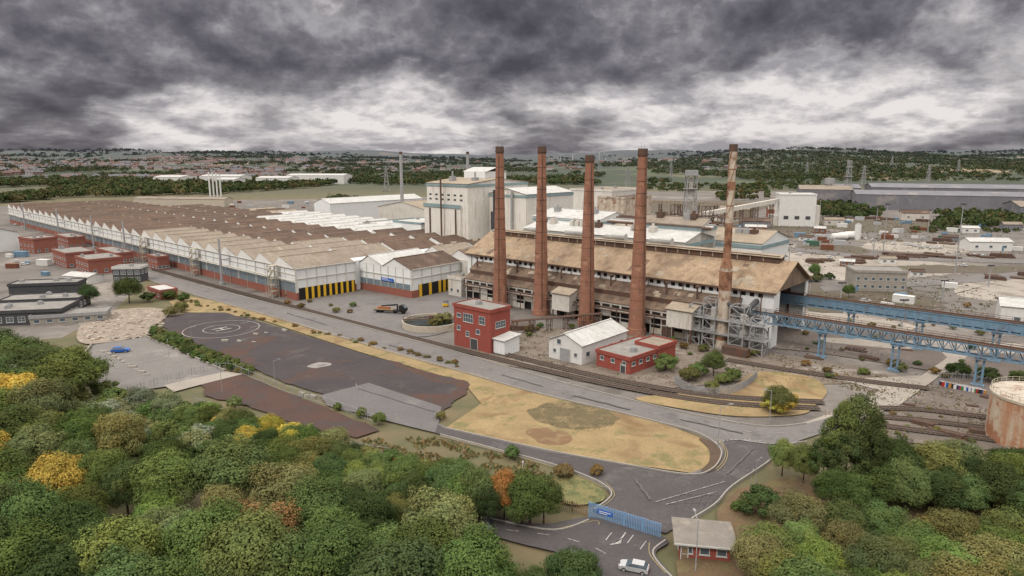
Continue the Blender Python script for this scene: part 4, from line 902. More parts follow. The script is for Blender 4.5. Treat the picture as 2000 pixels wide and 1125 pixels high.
t=thing('lattice_tower','short lattice tower with round tank','tower',loc_px(1617,880)); b=MB(); lattice(b,0,0,0,26,9,5,.7,.9); part('frame',t,b,m_steel); part('tank',t,MB().cyl((0,0,26),(0,0,33),6,6,14),m_steel)
# ---------------------------------------------------------------- vehicles
def car(paint,label):
    t=thing('parked_car',label,'car',(0,0,0)); 
    pr=[(-2.1,.35),(-2.15,.75),(-2.05,.95),(-1.2,1.0),(1.3,.98),(2.0,.85),(2.15,.6),(2.1,.35)]
    gl=[(-1.95,.97),(-1.5,1.42),(.25,1.45),(1.15,.98)]
    b=MB(); b.prism(pr,'y',-.88,.88); part('body',t,b,paint)
    b=MB(); vs=[(x,-.84,z) if z<1.2 else (x,-.66,z) for x,z in gl]+[(x,.84,z) if z<1.2 else (x,.66,z) for x,z in gl]
    b.add(vs,[(0,1,2,3),(7,6,5,4),(0,4,5,1),(1,5,6,2),(2,6,7,3)]); part('window',t,b,m_win)
    part('car_roof',t,MB().box(-1.5,.25,-.67,.67,1.42,1.48),paint)
    for x in (-1.35,1.35):
        for s in (-1,1):
            w=part('wheel',t,MB().cyl((x,s*.72,.33),(x,s*.92,.33),.33,.33,14),m_tyre); part('rim',w,MB().cyl((x,s*.93,.33),(x,s*.935,.33),.2,.2,10),m_steel)
    for s in (-.6,.6): part('headlight',t,MB().box(2.0,2.13,s-.18,s+.18,.62,.78),m_lamp); part('tail_light',t,MB().box(-2.16,-2.06,s-.15,s+.15,.7,.88),m_tail)
    return t
c1=car(m_cblue,'bright blue hatchback parked in the empty car park'); c1.location=G(236,690)+Vector((0,0,.32)); c1.rotation_euler.z=R(15); c1.scale=(1.2,)*3
c2=car(m_csilver,'silver hatchback driving on the public road'); c2.location=G(1238,1118)+Vector((0,0,.32)); c2.rotation_euler.z=R(160)
c3=car(m_cdark,'dark saloon on the road beneath trees'); c3.location=G(948,1036)+Vector((0,0,.32)); c3.rotation_euler.z=R(100)
cw=car(m_cwhite,'white car parked in the works yard'); cw['group']='cars parked in the works yard'; cw.location=G(1790,482)+Vector((0,0,.25))
for u,v in ((1800,484),(1812,483),(1822,486),(1780,480),(1770,479),(1835,486),(1705,470),(1690,468),(32,512),(48,518),(30,440),(45,445),(1560,498),(1620,505),(1745,478),(1900,500),(1920,502),(1690,590),(1880,520)):
    copything(cw,G(u,v)+Vector((0,0,.1)),random.uniform(0,3))
tk=thing('crane_truck','black flatbed crane truck with timber deck and folded boom','truck',G(765,612)+Vector((0,0,.1)),R(-15))
b=MB(); b.box(-7,6,-1.1,1.1,.9,1.3); b.box(-7,1,-1.25,1.25,1.3,1.5,1); part('deck',tk,b,[m_blk,m_wood])
b=MB(); b.prism([(3.6,1.3),(3.6,3.4),(5.2,3.4),(6.2,2.4),(6.3,1.3)],'y',-1.2,1.2); part('cab',tk,b,m_blk)
part('windscreen',tk,MB().slab((5.35,-1.05,3.3),(6.2,-1.05,2.45),(6.2,1.05,2.45),(5.35,1.05,3.3),-.06),m_win)
b=MB(); b.beam((2.5,0,1.3),(2.5,0,3.6),.5); b.beam((2.5,0,3.6),(-4.5,.2,2.6),.4); b.beam((-4.5,.2,2.6),(1.5,.5,3.1),.3); part('boom',tk,b,m_blk)
part('load',tk,MB().box(-6,-1,.2,1.2,1.52,2.2),m_orange)
for x in (-5.6,-4.2,1.5,4.9):
    for s in (-1,1): part('wheel',tk,MB().cyl((x,s*.8,.5),(x,s*1.15,.5),.5,.5,14),m_tyre)
tl2=thing('yellow_forklift','small yellow forklift truck by the hall','forklift',G(870,600)+Vector((0,0,.05)),R(30)); b=MB(); b.box(-1,1,-.6,.6,.4,1.2); b.box(-1,-.3,-.6,.6,1.2,1.5); part('body',tl2,b,m_yel); b=MB()
for s in (-.5,.5): b.beam((-.8,s,1.2),(-.6,s,2.3),.08); b.beam((.9,s,1.2),(.6,s,2.3),.08); b.beam((1.15,s*.7,.1),(1.15,s*.7,2.9),.1); b.beam((1.15,s*.6,.15),(2.2,s*.6,.15),.12)
b.box(-.7,.7,-.6,.6,2.3,2.36); part('mast',tl2,b,m_blk)
for x in (-.7,.7):
    for s in (-1,1): part('wheel',tl2,MB().cyl((x,s*.45,.3),(x,s*.68,.3),.3,.3,12),m_tyre)
def container(mat,label):
    t=thing('shipping_container',label,'container',(0,0,0),0,'containers in the works yard'); b=MB(); b.box(0,6,0,2.4,.1,2.6)
    for k in range(20): b.box(.1+k*.3,.22+k*.3,-.05,-.001,.2,2.5)
    b.box(-.03,6.03,-.08,.06,2.45,2.62); b.box(-.03,6.03,-.08,.06,.05,.2); part('body',t,b,mat); b=MB(); b.box(6.001,6.06,.1,1.15,.2,2.5); b.box(6.001,6.06,1.25,2.3,.2,2.5); part('door',t,b,mat); return t
cm=[container(m,'%s steel container standing in the yard'%n) for m,n in ((m_green,'green'),(m_crust,'rusty'),(m_csilver,'grey'),(m_cwhite,'white'),(m_blue,'pale blue'))]
for i,(u,v) in enumerate(((1375,452),(1400,455),(1440,470),(1460,462),(1520,480))): cm[i].location=G(u,v); cm[i].rotation_euler.z=random.uniform(-.8,.2)
for (u0,u1,v0,v1,n) in ((1330,1500,432,475,34),(1550,1640,462,490,12),(1700,1850,450,470,16),(1600,1950,425,445,26),(0,90,500,540,6),(440,700,395,412,20),(1900,2000,455,490,9),(1640,1980,545,600,7)):
    for k in range(n): copything(random.choice(cm[1:] if random.random()<.85 else cm),G(random.uniform(u0,u1),random.uniform(v0,v1)),random.uniform(-.9,.2),random.choice((.7,.8,1,1.3)))
def pipestack(rows,lab):
    t=thing('steel_stock',lab,'steel stock',(0,0,0),0,'steel stock in the yard')
    b=MB()
    for j in range(rows):
        for i in range(6-j): b.box(random.uniform(0,1),random.uniform(9,12),i*1.1+j*.5,i*1.1+j*.5+.8,.3+j*.7,.9+j*.7)
    part('billet',t,b,m_dsteel); b=MB()
    for x in (2,5,8): b.beam((x,-.5,.13),(x,6,.13),.22)
    part('bearer',t,b,m_wood); return t
PSs=[pipestack(r,'low pile of rusty steel billets on bearers') for r in (1,2,3)]
for i,q in enumerate(PSs): q.location=G(1690+i*20,505); q.rotation_euler.z=-.6
for (u0,u1,v0,v1,n,s) in ((1560,1680,500,515,9,1),(1720,1960,496,504,20,1),(1760,1900,470,480,6,1),(1620,1800,425,435,8,1),(1880,2000,510,556,4,1),(1760,1900,790,850,9,.42),(1900,1990,775,800,4,.4),(1560,1800,680,700,5,.5)):
    for k in range(n): copything(random.choice(PSs),G(random.uniform(u0,u1),random.uniform(v0,v1)),-.5+random.uniform(-.5,.3),random.uniform(.5,1.1)*s)
dm=[solid('drum_paint',c,.6) for c in ((.35,.03,.03),(.6,.6,.6),(.03,.1,.35),(.05,.2,.08),(.45,.2,.04),(.03,.03,.03))]
def drum(m,lab):
    t=thing('oil_drum',lab,'drum',(0,0,0),0,'coloured drums in a row'); b=MB(); b.cyl((0,0,0),(0,0,1.5),.5,.5,14)
    for z in (.0,.5,1.0,1.46): b.cyl((0,0,z),(0,0,z+.05),.53,.53,14)
    part('shell',t,b,m); part('lid',t,MB().cyl((0,0,1.52),(0,0,1.54),.45,.45,14),m_steel); return t
D0=[drum(m,l+' steel drum standing by the fence') for m,l in zip(dm,('red','white','blue','green','orange','black'))]
for i in range(48):
    p=G(1842,756).lerp(G(1925,772),(i%24)/24)+Vector((random.uniform(-.2,.2),(i//24)*1.3,0))
    if i<6: D0[i].location=p
    else: copything(random.choice(D0+[D0[1],D0[5]]),p,0,.85)
cb0=thing('concrete_block','squat tapered concrete barrier block','barrier',G(200,690),R(-20),'concrete blocks'); part('block_body',cb0,MB().prism([(-.5,0),(.5,0),(.3,.8),(-.3,.8)],'x',-1,1),m_conc)
for u,v in [(205+k*9,690+k*5) for k in range(10)]+[(440+k*28,668+k*1) for k in range(3)]+[(590,772),(600,775),(612,777),(500,655),(520,652),(556,648)]: copything(cb0,G(u,v),random.uniform(-.8,.1),random.uniform(.7,1.2))
def housegeo(b):
    b.box(-6,6,-4,4,0,5.5); b.prism([(-4.5,5.4),(4.5,5.4),(0,8.4)],'x',-6.4,6.4,1); b.box(3,4,-.5,.5,7,9.5,0)
    for x in (-3.5,0,3.5): b.box(x-.6,x+.6,-4.05,-4.001,1,2.3,2); b.box(x-.6,x+.6,-4.05,-4.001,3.3,4.6,2)
def house(wm,rm):
    b=MB(); housegeo(b); return b.mesh('house',[wm,rm,m_win])
m_hw=solid('pale_render',(.44,.41,.385),.9); m_hb=solid('house_brick',(.20,.13,.11),.9); m_hr=solid('red_tile',(.16,.105,.095),.9); m_hg=solid('grey_slate',(.14,.14,.155),.9)
hm=[house(a,c) for a,c in ((m_hw,m_hg),(m_hb,m_hr),(m_hb,m_hg),(m_hw,m_hr))]
tb=MB()
def hpos():
    while True:
        if random.random()<.8: x=random.uniform(-.78,-.25);Y=random.uniform(1750,4200)
        else: x=random.uniform(-.3,.35);Y=random.uniform(2500,4300)
        X=x*Y
        if noise.noise(Vector((X/330,Y/420,1.7)))>-.02: return X,Y
HP=sorted([hpos() for _ in range(1150)],key=lambda q:q[1])
for j,(X,Y) in enumerate(HP):
    i=random.randint(0,3); rz=random.choice((0,.3,-.4,1.2)); s=random.uniform(1.1,1.7); sx_=s*random.uniform(1,2); z=terrain(X,Y)-.3
    if j<290:
        o=bpy.data.objects.new('house',hm[i]); o.location=(X,Y,z); o.rotation_euler.z=rz; o.scale=(sx_,s,s)
        o['label']=('pale rendered house with slate roof','brick house with red tiled roof','brick house with slate roof','pale house with red tiled roof')[i]; o['category']='house'; o['group']='houses of the distant town'; COL.objects.link(o)
    else:
        c_,s_=math.cos(rz),math.sin(rz); bb=MB(); bb.box(-6,6,-4,4,0,5.5); bb.prism([(-4.5,5.4),(4.5,5.4),(0,8.4)],'x',-6.4,6.4,1)
        off=len(tb.v); tb.v+=[(X+(x*sx_)*c_-y*s*s_,Y+(x*sx_)*s_+y*s*c_,z+zz*s) for x,y,zz in bb.v]
        for q,f in enumerate(bb.f): tb.f.append(tuple(k+off for k in f)); tb.m.append((0,1)[i%2] if q<6 else (2,3)[i//2])
o=bpy.data.objects.new('distant_town',tb.mesh('distant_town',[m_hw,m_hb,m_hg,m_hr])); o['kind']='stuff'; o['label']='far rooftops of the town on the hills'; o['category']='houses'; COL.objects.link(o)
# ---------------------------------------------------------------- vegetation
def leafmesh(name,P,N,S,T):
    n=len(P); r=rng.normal(size=(n,3)); a=np.cross(N,r); a/=np.linalg.norm(a,axis=1)[:,None]+1e-9; c=np.cross(N,a)
    S=S[:,None]; asp=rng.uniform(.55,.9,(n,1))
    V=np.stack([P-a*S,P-c*S*asp,P+a*S,P+c*S*asp],1).reshape(-1,3)
    me=bpy.data.meshes.new(name); me.vertices.add(4*n); me.vertices.foreach_set('co',V.astype(np.float32).ravel())
    me.loops.add(4*n); me.loops.foreach_set('vertex_index',np.arange(4*n,dtype=np.int32)); me.polygons.add(n); me.polygons.foreach_set('loop_start',np.arange(0,4*n,4,dtype=np.int32)); me.polygons.foreach_set('loop_total',np.full(n,4,dtype=np.int32))
    at=me.attributes.new('tone','FLOAT_COLOR','POINT'); C=np.ones((n,4)); C[:,:3]=T; at.data.foreach_set('color',np.repeat(C,4,0).astype(np.float32).ravel())
    me.materials.append(m_leaf); me.update(calc_edges=True); me.validate(); return me
def unit(n):
    d=rng.normal(size=(n,3)); return d/np.linalg.norm(d,axis=1)[:,None]
def crown(rx,rz,cz,ncl,nl,ls,kind='round'):
    Ps=[];Ns=[];Ss=[];Ts=[]
    for k in range(ncl):
        zz=1-1.5*(k+.5)/ncl; a=k*2.39996+rng.uniform(-.5,.5); rr=math.sqrt(max(0,1-min(1,abs(zz))**2)); d=np.array([rr*math.cos(a),rr*math.sin(a),zz])
        rad=rng.uniform(.5,.88); c=np.array([d[0]*rx*rad,d[1]*rx*rad,cz+d[2]*rz*rad])
        if kind=='tall':
            h=(c[2]-cz)/rz; c[:2]*=(1-.4*max(0,h)); 
        rc=rx*rng.uniform(.19,.36)*(1 if kind!='tall' else .78)
        n=int(nl*rng.uniform(.8,1.2)*(rc/rx/.28)**2); e=unit(n); f=rng.uniform(.75,1.08,(n,1))
        lump=1+.14*np.sin(e[:,:1]*7+k)+.13*np.sin(e[:,1:2]*9+2*k)+.12*np.sin(e[:,2:3]*11+3*k)
        P=c+e*rc*f*lump*np.array([1,1,.8])
        N=e*1.0+d*.6+rng.normal(size=(n,3))*.35+np.array([0,0,.3]); N/=np.linalg.norm(N,axis=1)[:,None]
        tone=rng.uniform(.86,1.16); tt=tone*rng.uniform(.8,1.2,(n,1)); hue=rng.normal(0,.035)
        T=tt*np.array([1+hue*1.5,1,1-hue]); Ps.append(P);Ns.append(N);Ss.append(rng.uniform(.6,1.3,n)*ls);Ts.append(T)
    return leafmesh('crown',np.vstack(Ps),np.vstack(Ns),np.concatenate(Ss),np.vstack(Ts))
def trunkmesh(h,r,rx,cz,seed):
    rr=random.Random(seed); b=MB(); p=Vector((0,0,0)); R0=r
    for k in range(5):
        q=Vector((rr.uniform(-.2,.2)*k*.4,rr.uniform(-.2,.2)*k*.4,h*(k+1)/5)); b.cyl(p,q,R0,R0*.78,8); p=q; R0*=.78
        if k>=1:
            for s in range(3):
                a=rr.uniform(0,6.28); e=p+Vector((math.cos(a)*rx*.55,math.sin(a)*rx*.55,rr.uniform(.15,.35)*h)); m=p.lerp(e,.5)+Vector((0,0,-.2)); b.cyl(p,m,R0*.6,R0*.4,6); b.cyl(m,e,R0*.4,R0*.12,6)
    return b.mesh('trunk',m_bark,True)
GREEN=(.10,.135,.043);DARK=(.058,.085,.03);OLIVE=(.15,.155,.058);SILV=(.185,.21,.125);YEL=(.38,.31,.06);ORG=(.36,.16,.05);BRN=(.18,.125,.05);LGREEN=(.14,.185,.052)
protos=[]
def proto(kind,h,rx,ncl,nl,ls,r):
    cz=h*.57 if kind!='bush' else h*.5; rz=h*.43 if kind!='bush' else h*.5
    if kind=='tall': cz=h*.57; rz=h*.43
    t=thing('tree' if kind!='bush' else 'bush','x','tree' if kind!='bush' else 'bush',(0,-400,0))
    part('trunk',t,trunkmesh(h*.72,r,rx,cz,len(protos)),None); part('crown',t,crown(rx,rz,cz,ncl,nl,ls,kind),None)
    protos.append(t); return t
TR=[proto('round',11,4.9,50,500,.135,.28) for _ in range(6)]
TALL=[proto('tall',16,4.8,36,480,.15,.3) for _ in range(3)]
BU=[proto('bush',4,2.3,20,300,.125,.1) for _ in range(3)]
CN={GREEN:'mid green',DARK:'dark green',OLIVE:'olive green',SILV:'silvery green',YEL:'yellow autumn',ORG:'orange autumn',BRN:'brownish turning',LGREEN:'fresh green'}
def plant(kind,p,h,color,wide=1.0,grp=None):
    src=random.choice({'t':TR,'p':TALL,'b':BU}[kind]); base={'t':11,'p':16,'b':4}[kind]; s=h/base
    cvar=random.uniform(.72,1.3); c=(color[0]*cvar*random.uniform(.85,1.15),color[1]*cvar,color[2]*cvar*random.uniform(.9,1.2))
    lab='%s %s with dense clumped foliage'%(CN[color],{'t':'broadleaf tree','p':'tall slender tree','b':'rounded shrub'}[kind])
    o=copything(src,p,random.uniform(0,6.28),(s*wide,s*wide,s),c,lab); o['group']=grp or {'t':'trees of the wooded belt','p':'tall trees by the junction','b':'shrubs and hedge plants'}[kind]
    return o
def inpoly(p,poly):
    x,y=p; r=False; j=len(poly)-1
    for i in range(len(poly)):
        if (poly[i][1]>y)!=(poly[j][1]>y) and x<(poly[j][0]-poly[i][0])*(y-poly[i][1])/(poly[j][1]-poly[i][1])+poly[i][0]: r=not r
        j=i
    return r
def fill(px,spacing,kind,hr,cols,wide=1.1,maxn=999):
    poly=[G(*q)[:2] for q in px]; xs=[p[0] for p in poly];yy=[p[1] for p in poly]; pts=[]
    for _ in range(6000):
        p=(random.uniform(min(xs),max(xs)),random.uniform(min(yy),max(yy)))
        if not inpoly(p,poly): continue
        if any((p[0]-q[0])**2+(p[1]-q[1])**2<spacing**2 for q in pts): continue
        pts.append(p)
        if len(pts)>=maxn: break
    for p in pts: plant(kind,(p[0],p[1],0),random.uniform(*hr),random.choice(cols),wide*random.uniform(.85,1.2))
    return len(pts)
n1=fill([(-60,808),(80,840),(230,900),(400,975),(560,1025),(700,1065),(840,1095),(930,1150),(960,1330),(-100,1330),(-300,1000)],6.9,'t',(8.5,14),[GREEN,GREEN,LGREEN,OLIVE,LGREEN,GREEN,DARK,GREEN,OLIVE,DARK,GREEN,GREEN,LGREEN,BRN,YEL],1.05)
n2=fill([(930,1140),(1010,1145),(1100,1155),(1180,1175),(1190,1330),(900,1330)],4.8,'t',(5.5,8),[GREEN,LGREEN,GREEN],1.05)
n3=fill([(1480,1120),(1560,1060),(1700,1070),(1850,1090),(2150,1120),(2200,1350),(1450,1350)],4.6,'t',(6.5,9.5),[OLIVE,OLIVE,LGREEN,GREEN],1.12)
n4=fill([(1700,930),(1850,935),(2100,950),(2150,1060),(1950,1030),(1710,1000)],3.8,'t',(6,10.5),[DARK,GREEN,OLIVE,GREEN,DARK],1.05)
n5=fill([(-150,720),(0,735),(110,770),(150,795),(60,820),(-150,800)],6,'t',(11,15),[DARK,GREEN],1.1)
# continuous hedge belt between woods and site
fill([(400,838),(520,862),(700,915),(860,965),(1050,1010),(1040,1030),(860,998),(700,960),(520,905),(400,868)],3.9,'t',(5,7.5),[GREEN,LGREEN,DARK,GREEN,YEL,OLIVE,GREEN],1.2)
fill([(360,800),(520,845),(700,895),(860,945),(860,955),(700,910),(520,860),(350,815)],2.3,'b',(2.5,4.2),[GREEN,DARK,LGREEN,YEL,OLIVE],1.2)
fill([(560,930),(700,975),(860,1010),(940,1020),(900,1050),(760,1030),(600,985),(500,945)],4.2,'t',(5,7),[GREEN,DARK,GREEN,DARK,OLIVE],1.2)
fill([(100,790),(250,800),(360,835),(420,900),(300,890),(120,840)],3.4,'b',(4,6.5),[GREEN,SILV,OLIVE,GREEN],1.15)
fill([(300,645),(330,655),(440,705),(500,728),(480,735),(410,712),(300,665)],1.8,'b',(1.6,2.6),[GREEN,DARK,OLIVE])
sp=[('p',1662,968,22,GREEN,.75),('p',1632,970,19,GREEN,.7),('p',1690,982,18,DARK,.7),('p',1645,985,15,DARK,.85),('p',1604,965,12,GREEN,.85),('t',1527,930,7.5,LGREEN,.8),('t',1568,948,8,GREEN,.8),('b',1482,1008,5.2,DARK,1.2),('b',1440,1000,2.2,LGREEN,1),('t',1620,1000,8,DARK,.9),('t',1665,1005,8,GREEN,.9),
 ('t',875,1000,9.0,GREEN,1),('t',930,1010,9.0,GREEN,1.0),('t',985,1014,9,ORG,.75),('t',1035,1024,9.5,GREEN,1.0),('t',1062,1024,8,DARK,.9),('t',900,1012,8,LGREEN,1),('t',850,985,8,GREEN,1),('t',955,1025,7,DARK,.9),
 ('t',530,862,6.2,YEL,1.2),('b',500,857,4.8,YEL,1.2),('b',570,868,4.8,YEL,1.2),('b',440,845,4.8,YEL,1.2),('b',590,870,5,LGREEN,1),('b',770,918,3,ORG,1.1),('b',612,868,2.8,ORG,1),('b',395,822,3.2,ORG,1),('b',655,884,2.8,ORG,1),('t',370,850,7,GREEN,1),('t',330,830,8,SILV,1),('t',280,820,8,SILV,1.1),('t',40,800,11,SILV,1),
 ('t',175,596,9,DARK,1),('t',253,592,11,DARK,1.1),('b',290,590,4.5,DARK,1.3),('b',330,585,4,DARK,1.3),('b',360,590,4,GREEN,1.2),('b',335,618,4,OLIVE,1.4),('b',355,608,4,OLIVE,1.3),
 ('t',1520,808,7.0,OLIVE,1.15),('b',1528,806,5.2,YEL,1.2),('b',1508,806,4.2,YEL,1.2),('t',1393,735,7.5,GREEN,1),('b',1300,725,5,GREEN,1.3),('b',1345,745,4,OLIVE,1.3),('b',1430,745,4,GREEN,1.2),('b',1390,768,3.5,OLIVE,1),('b',1270,712,2.6,GREEN,1.2),('b',1360,735,4,GREEN,1.3),('b',1412,750,3,OLIVE,1.3),
 ('b',866,635,5,OLIVE,1.3),('b',850,640,4,OLIVE,1.2),('t',1657,582,6,GREEN,1),('b',428,400,8,LGREEN,1),('t',120,745,8,DARK,.9),('b',205,778,5,GREEN,1.2),('b',460,800,3.5,OLIVE,1),
 ('b',1000,895,2.8,GREEN,1),('b',1100,935,3,BRN,1.2),('b',1165,930,2.4,BRN,1),('b',660,802,2,LGREEN,1),('b',860,820,2.2,OLIVE,1),('b',740,830,3,GREEN,1),('b',706,815,2.4,GREEN,1),('b',1870,735,4,DARK,1.4),('b',1930,745,4,DARK,1.4),('b',1990,750,4,GREEN,1.3),('b',1760,725,2.5,OLIVE,1.2),('t',1590,545,8,GREEN,.8)]
for k,u,v,h,c,w in sp: plant(k,G(u,v),h,c,w)
for k in range(46):
    u=random.uniform(560,1500); v=585+(u-640)*.118+random.uniform(0,26)
    if 690<u<935: continue
    plant('b',G(u,v),random.uniform(1,2.6),random.choice([OLIVE,GREEN,BRN]),1.3)
for k in range(46):
    plant('b',G(random.uniform(1560,1990),random.uniform(575,740)),random.uniform(.9,2.4),random.choice([OLIVE,GREEN,BRN]),1.4)
for k in range(16):
    plant('b',G(random.uniform(1720,1900),random.uniform(790,870)),random.uniform(.5,1.2),random.choice([OLIVE,BRN]),1.4)
for k in range(60):
    u=random.uniform(330,900); v=612+(u-330)*.235+random.uniform(-4,4); plant('b',G(u,v-30),random.uniform(.7,1.4),random.choice([OLIVE,BRN,BRN]),1.5)
for t in protos:
    for ch in list(t.children): bpy.data.objects.remove(ch)
    bpy.data.objects.remove(t)
xp=[-300,0,160,400,620,830,1250,1500,2000,2400]; vp=[404,398,386,382,366,362,362,354,352,352]
Ps=[];Ns=[];Ss=[];Ts=[]; cnt=0
def addtree(X,Y,h,r,n,tone):
    z=terrain(X,Y); e=unit(n); e[:,2]=np.abs(e[:,2])*1.2-.2; P=np.array([X,Y,z+h*.45])+e*np.array([r,r,h*.55])*rng.uniform(.7,1.1,(n,1))
    N=e+rng.normal(size=(n,3))*.3; N/=np.linalg.norm(N,axis=1)[:,None]; Ps.append(P);Ns.append(N);Ss.append(rng.uniform(.7,1.3,n)*r*.34);Ts.append(tone*rng.uniform(.8,1.2,(n,1)))
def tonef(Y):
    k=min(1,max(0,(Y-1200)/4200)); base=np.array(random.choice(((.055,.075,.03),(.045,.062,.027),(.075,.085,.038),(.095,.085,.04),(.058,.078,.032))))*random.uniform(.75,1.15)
    return base*(1-k*.8)+np.array((.045,.056,.07))*k*.8  # distance haze put into the leaf tone, bluer farther out
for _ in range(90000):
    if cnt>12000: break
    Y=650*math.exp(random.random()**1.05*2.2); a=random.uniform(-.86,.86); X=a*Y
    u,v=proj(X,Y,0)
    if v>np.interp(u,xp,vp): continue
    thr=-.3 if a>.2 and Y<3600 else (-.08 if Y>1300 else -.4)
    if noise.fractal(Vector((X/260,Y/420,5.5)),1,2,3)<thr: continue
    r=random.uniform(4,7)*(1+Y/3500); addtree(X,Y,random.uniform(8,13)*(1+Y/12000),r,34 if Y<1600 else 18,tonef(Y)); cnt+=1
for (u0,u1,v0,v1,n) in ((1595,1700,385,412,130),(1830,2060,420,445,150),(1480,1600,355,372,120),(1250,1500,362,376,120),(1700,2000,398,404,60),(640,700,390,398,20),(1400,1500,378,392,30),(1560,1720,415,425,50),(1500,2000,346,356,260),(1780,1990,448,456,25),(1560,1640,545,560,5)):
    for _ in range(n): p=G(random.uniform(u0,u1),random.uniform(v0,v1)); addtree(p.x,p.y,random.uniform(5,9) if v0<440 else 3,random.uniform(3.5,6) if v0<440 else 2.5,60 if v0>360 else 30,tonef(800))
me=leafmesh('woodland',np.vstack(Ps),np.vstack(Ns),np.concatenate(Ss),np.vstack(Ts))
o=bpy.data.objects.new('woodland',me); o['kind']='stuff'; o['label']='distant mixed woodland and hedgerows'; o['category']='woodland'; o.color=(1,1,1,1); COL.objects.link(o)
Ps=[];Ts=[];Ss=[]
def weeds(px,n,s0,s1,tones,thr=-.12):
    poly=[G(*q)[:2] for q in px]; xs=[p[0] for p in poly];yy=[p[1] for p in poly]; k=0
    while k<n:
        p=(random.uniform(min(xs),max(xs)),random.uniform(min(yy),max(yy)))
        k+=.3
        if not inpoly(p,poly): continue
        if noise.noise(Vector((p[0]/5,p[1]/5,0)))<thr: continue
        k+=.7; s=random.uniform(s0,s1); Ps.append((p[0],p[1],s*.6)); Ss.append(s); Ts.append(np.array(random.choice(tones))*random.uniform(.7,1.3))
D1=(.22,.165,.08);D2=(.30,.23,.12);G1=(.10,.12,.05);B1=(.145,.10,.06)
weeds([(870,838),(940,790),(1010,762),(1200,812),(1360,855),(1390,885),(1350,922),(1060,878)],7000,.1,.24,[D1,D2,B1,G1])
weeds([(1030,800),(1100,785),(1200,802),(1215,830),(1150,846),(1060,832)],2600,.1,.3,[B1,B1,D1,G1],-.3)
weeds([(480,605),(760,688),(1000,760),(905,748),(500,622)],4000,.1,.28,[D1,D2,B1,G1])
weeds([(940,660),(1100,640),(1420,690),(1600,745),(1300,762),(950,700)],4600,.12,.4,[G1,D1,B1,G1])
weeds([(1250,780),(1480,730),(1610,765),(1440,812)],2200,.1,.24,[D1,D2])
weeds([(700,860),(850,855),(1060,910),(1170,975),(1090,990),(850,930)],3200,.2,.5,[D1,G1,BRN])
weeds([(1420,1000),(1560,935),(2200,1060),(2200,1400),(1340,1190)],5000,.15,.45,[B1,G1,D1])
weeds([(1500,690),(1850,760),(2050,850),(1730,850),(1740,790),(1500,710)],4600,.12,.4,[G1,B1,D1])
weeds([(1330,440),(1600,430),(1950,440),(2000,500),(1600,500),(1400,480)],4000,.25,.7,[G1,G1,B1],.12)
weeds([(1660,555),(1850,540),(2000,600),(1800,640),(1650,620)],2600,.2,.5,[G1,B1,G1],.05)
P=np.array(Ps); n=len(P); N=rng.normal(size=(n,3)); N[:,2]*=.4; N/=np.linalg.norm(N,axis=1)[:,None]
me=leafmesh('weeds',P,N,np.array(Ss),np.array(Ts)); o=bpy.data.objects.new('weeds',me); o['kind']='stuff'; o['label']='dry grass tufts and weeds'; o['category']='grass'; COL.objects.link(o)
# ---------------------------------------------------------------- sky and light
w=bpy.data.worlds.new('World'); bpy.context.scene.world=w; w.use_nodes=True; nt=w.node_tree; nt.nodes.clear()
SUN_EL=R(48); SUN_AZ=R(215)
sky=nd(nt,'ShaderNodeTexSky',sky_type='NISHITA'); sky.sun_disc=False; sky.sun_elevation=SUN_EL; sky.sun_rotation=SUN_AZ
bg1=nd(nt,'ShaderNodeBackground'); bg1.inputs[1].default_value=.1; nt.links.new(sky.outputs[0],bg1.inputs[0])
tc=nd(nt,'ShaderNodeTexCoord'); sx=nd(nt,'ShaderNodeSeparateXYZ'); nt.links.new(tc.outputs['Generated'],sx.inputs[0])
def mth(op,a,b=None,clamp=False):
    m=nd(nt,'ShaderNodeMath',operation=op); m.use_clamp=clamp
    for i,vv in enumerate((a,b)):
        if vv is None: continue
        if hasattr(vv,'is_linked'): nt.links.new(vv,m.inputs[i])
        else: m.inputs[i].default_value=vv
    return m.outputs[0]
# cloud deck: horizontal direction plus log of elevation, so clouds get thinner and closer towards the horizon
zc=mth('MAXIMUM',sx.outputs[2],0.0); lz=mth('MULTIPLY',mth('LOGARITHM',mth('ADD',zc,.09),math.e),.36)
cb=nd(nt,'ShaderNodeCombineXYZ'); nt.links.new(sx.outputs[0],cb.inputs[0]); nt.links.new(sx.outputs[1],cb.inputs[1]); nt.links.new(lz,cb.inputs[2])
def deck(off):
    V=mapp(nt,cb.outputs[0],(1,1,1),(3.7,1.3,2.2+off))
    # billows: folded noise gives rounded lumps with crisp creases
    b1=noi(nt,V,11,5,.55); fold=mth('ABSOLUTE',mth('SUBTRACT',b1,.5))
    return mth('ADD',mth('ADD',noi(nt,V,3.4,2,.5),mth('MULTIPLY',noi(nt,V,8.5,7,.62),.42)),mth('MULTIPLY',fold,.55))
D1_=deck(0); D2_=deck(.035)
bias=ramp(nt,sx.outputs[2],[(0,.43),(.02,.34),(.07,.35),(.095,.47),(.12,.56),(.2,.60),(.3,.57)])
dn=mth('ADD',D1_,mth('SUBTRACT',bias,.5))
mask=ramp(nt,dn,[(.62,0),(.655,.22),(.69,.62),(.72,.88),(.76,1)])
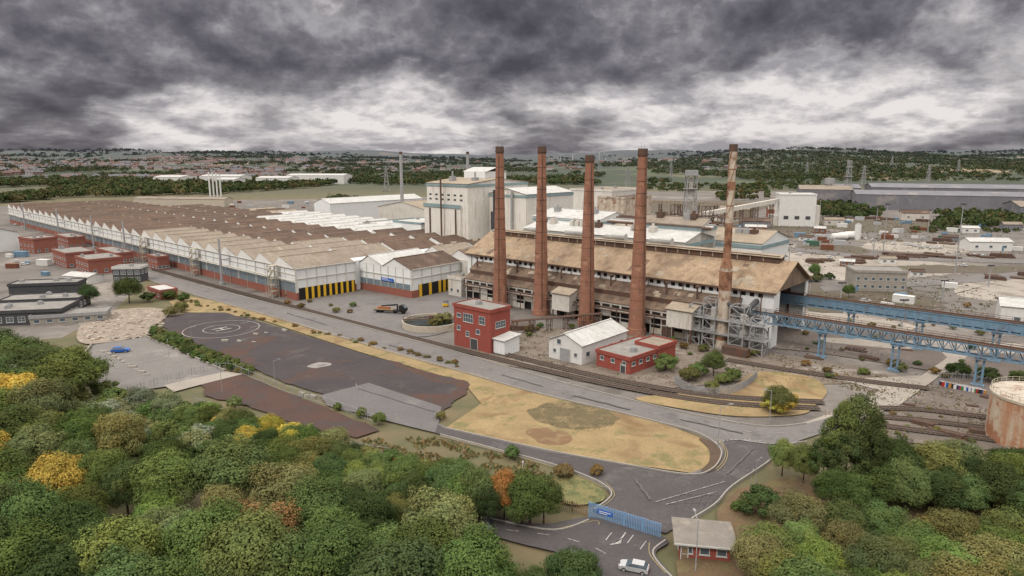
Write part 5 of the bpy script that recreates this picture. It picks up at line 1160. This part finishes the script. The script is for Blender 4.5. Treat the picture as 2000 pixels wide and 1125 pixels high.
sh=mth('ADD',mth('MULTIPLY',mth('SUBTRACT',D1_,D2_),3.0),.5,True)
thick=ramp(nt,dn,[(.76,0),(1.0,.2)])
darkc=ramp(nt,mth('SUBTRACT',sh,thick),[(.08,(.066,.060,.074)),(.36,(.112,.102,.120)),(.6,(.19,.177,.197)),(.88,(.38,.36,.38))])
lightc=ramp(nt,mth('ADD',mth('MULTIPLY',sh,.5),mth('MULTIPLY',noi(nt,mapp(nt,cb.outputs[0],(1,1,2.2)),7,6,.62),.5)),[(.36,(.34,.322,.345)),(.48,(.56,.53,.54)),(.60,(.82,.775,.76))])
cl=mixc(nt,mask,lightc,darkc)
up_=nd(nt,'ShaderNodeMapRange',interpolation_type='SMOOTHSTEP'); up_.inputs[1].default_value=.22; up_.inputs[2].default_value=.6; nt.links.new(sx.outputs[2],up_.inputs[0])
cl=mixc(nt,up_.outputs[0],cl,(2.3,2.15,2.0))
bg2=nd(nt,'ShaderNodeBackground'); nt.links.new(cl,bg2.inputs[0]); bg2.inputs[1].default_value=1
mx=nd(nt,'ShaderNodeMixShader'); mx.inputs[0].default_value=.97; nt.links.new(bg1.outputs[0],mx.inputs[1]); nt.links.new(bg2.outputs[0],mx.inputs[2])
o=nd(nt,'ShaderNodeOutputWorld'); nt.links.new(mx.outputs[0],o.inputs[0])
sl=bpy.data.lights.new('sun','SUN'); sl.energy=1.5; sl.angle=R(10); sl.color=(1,.93,.84); so=bpy.data.objects.new('sun',sl); COL.objects.link(so)
d=Vector((math.sin(SUN_AZ)*math.cos(SUN_EL),math.cos(SUN_AZ)*math.cos(SUN_EL),math.sin(SUN_EL))); so.rotation_euler=d.to_track_quat('Z','Y').to_euler()
cam=bpy.data.cameras.new('camera'); cam.lens=24; cam.sensor_width=36; cam.clip_end=30000; co=bpy.data.objects.new('camera',cam); co.location=(0,0,CH); co.rotation_euler=(math.pi/2-PIT,0,0); COL.objects.link(co)
s=bpy.context.scene; s.camera=co; s.view_settings.view_transform='Standard'; s.view_settings.look='None'; s.view_settings.exposure=0
print('trees',n1,n2,n3,n4,n5)
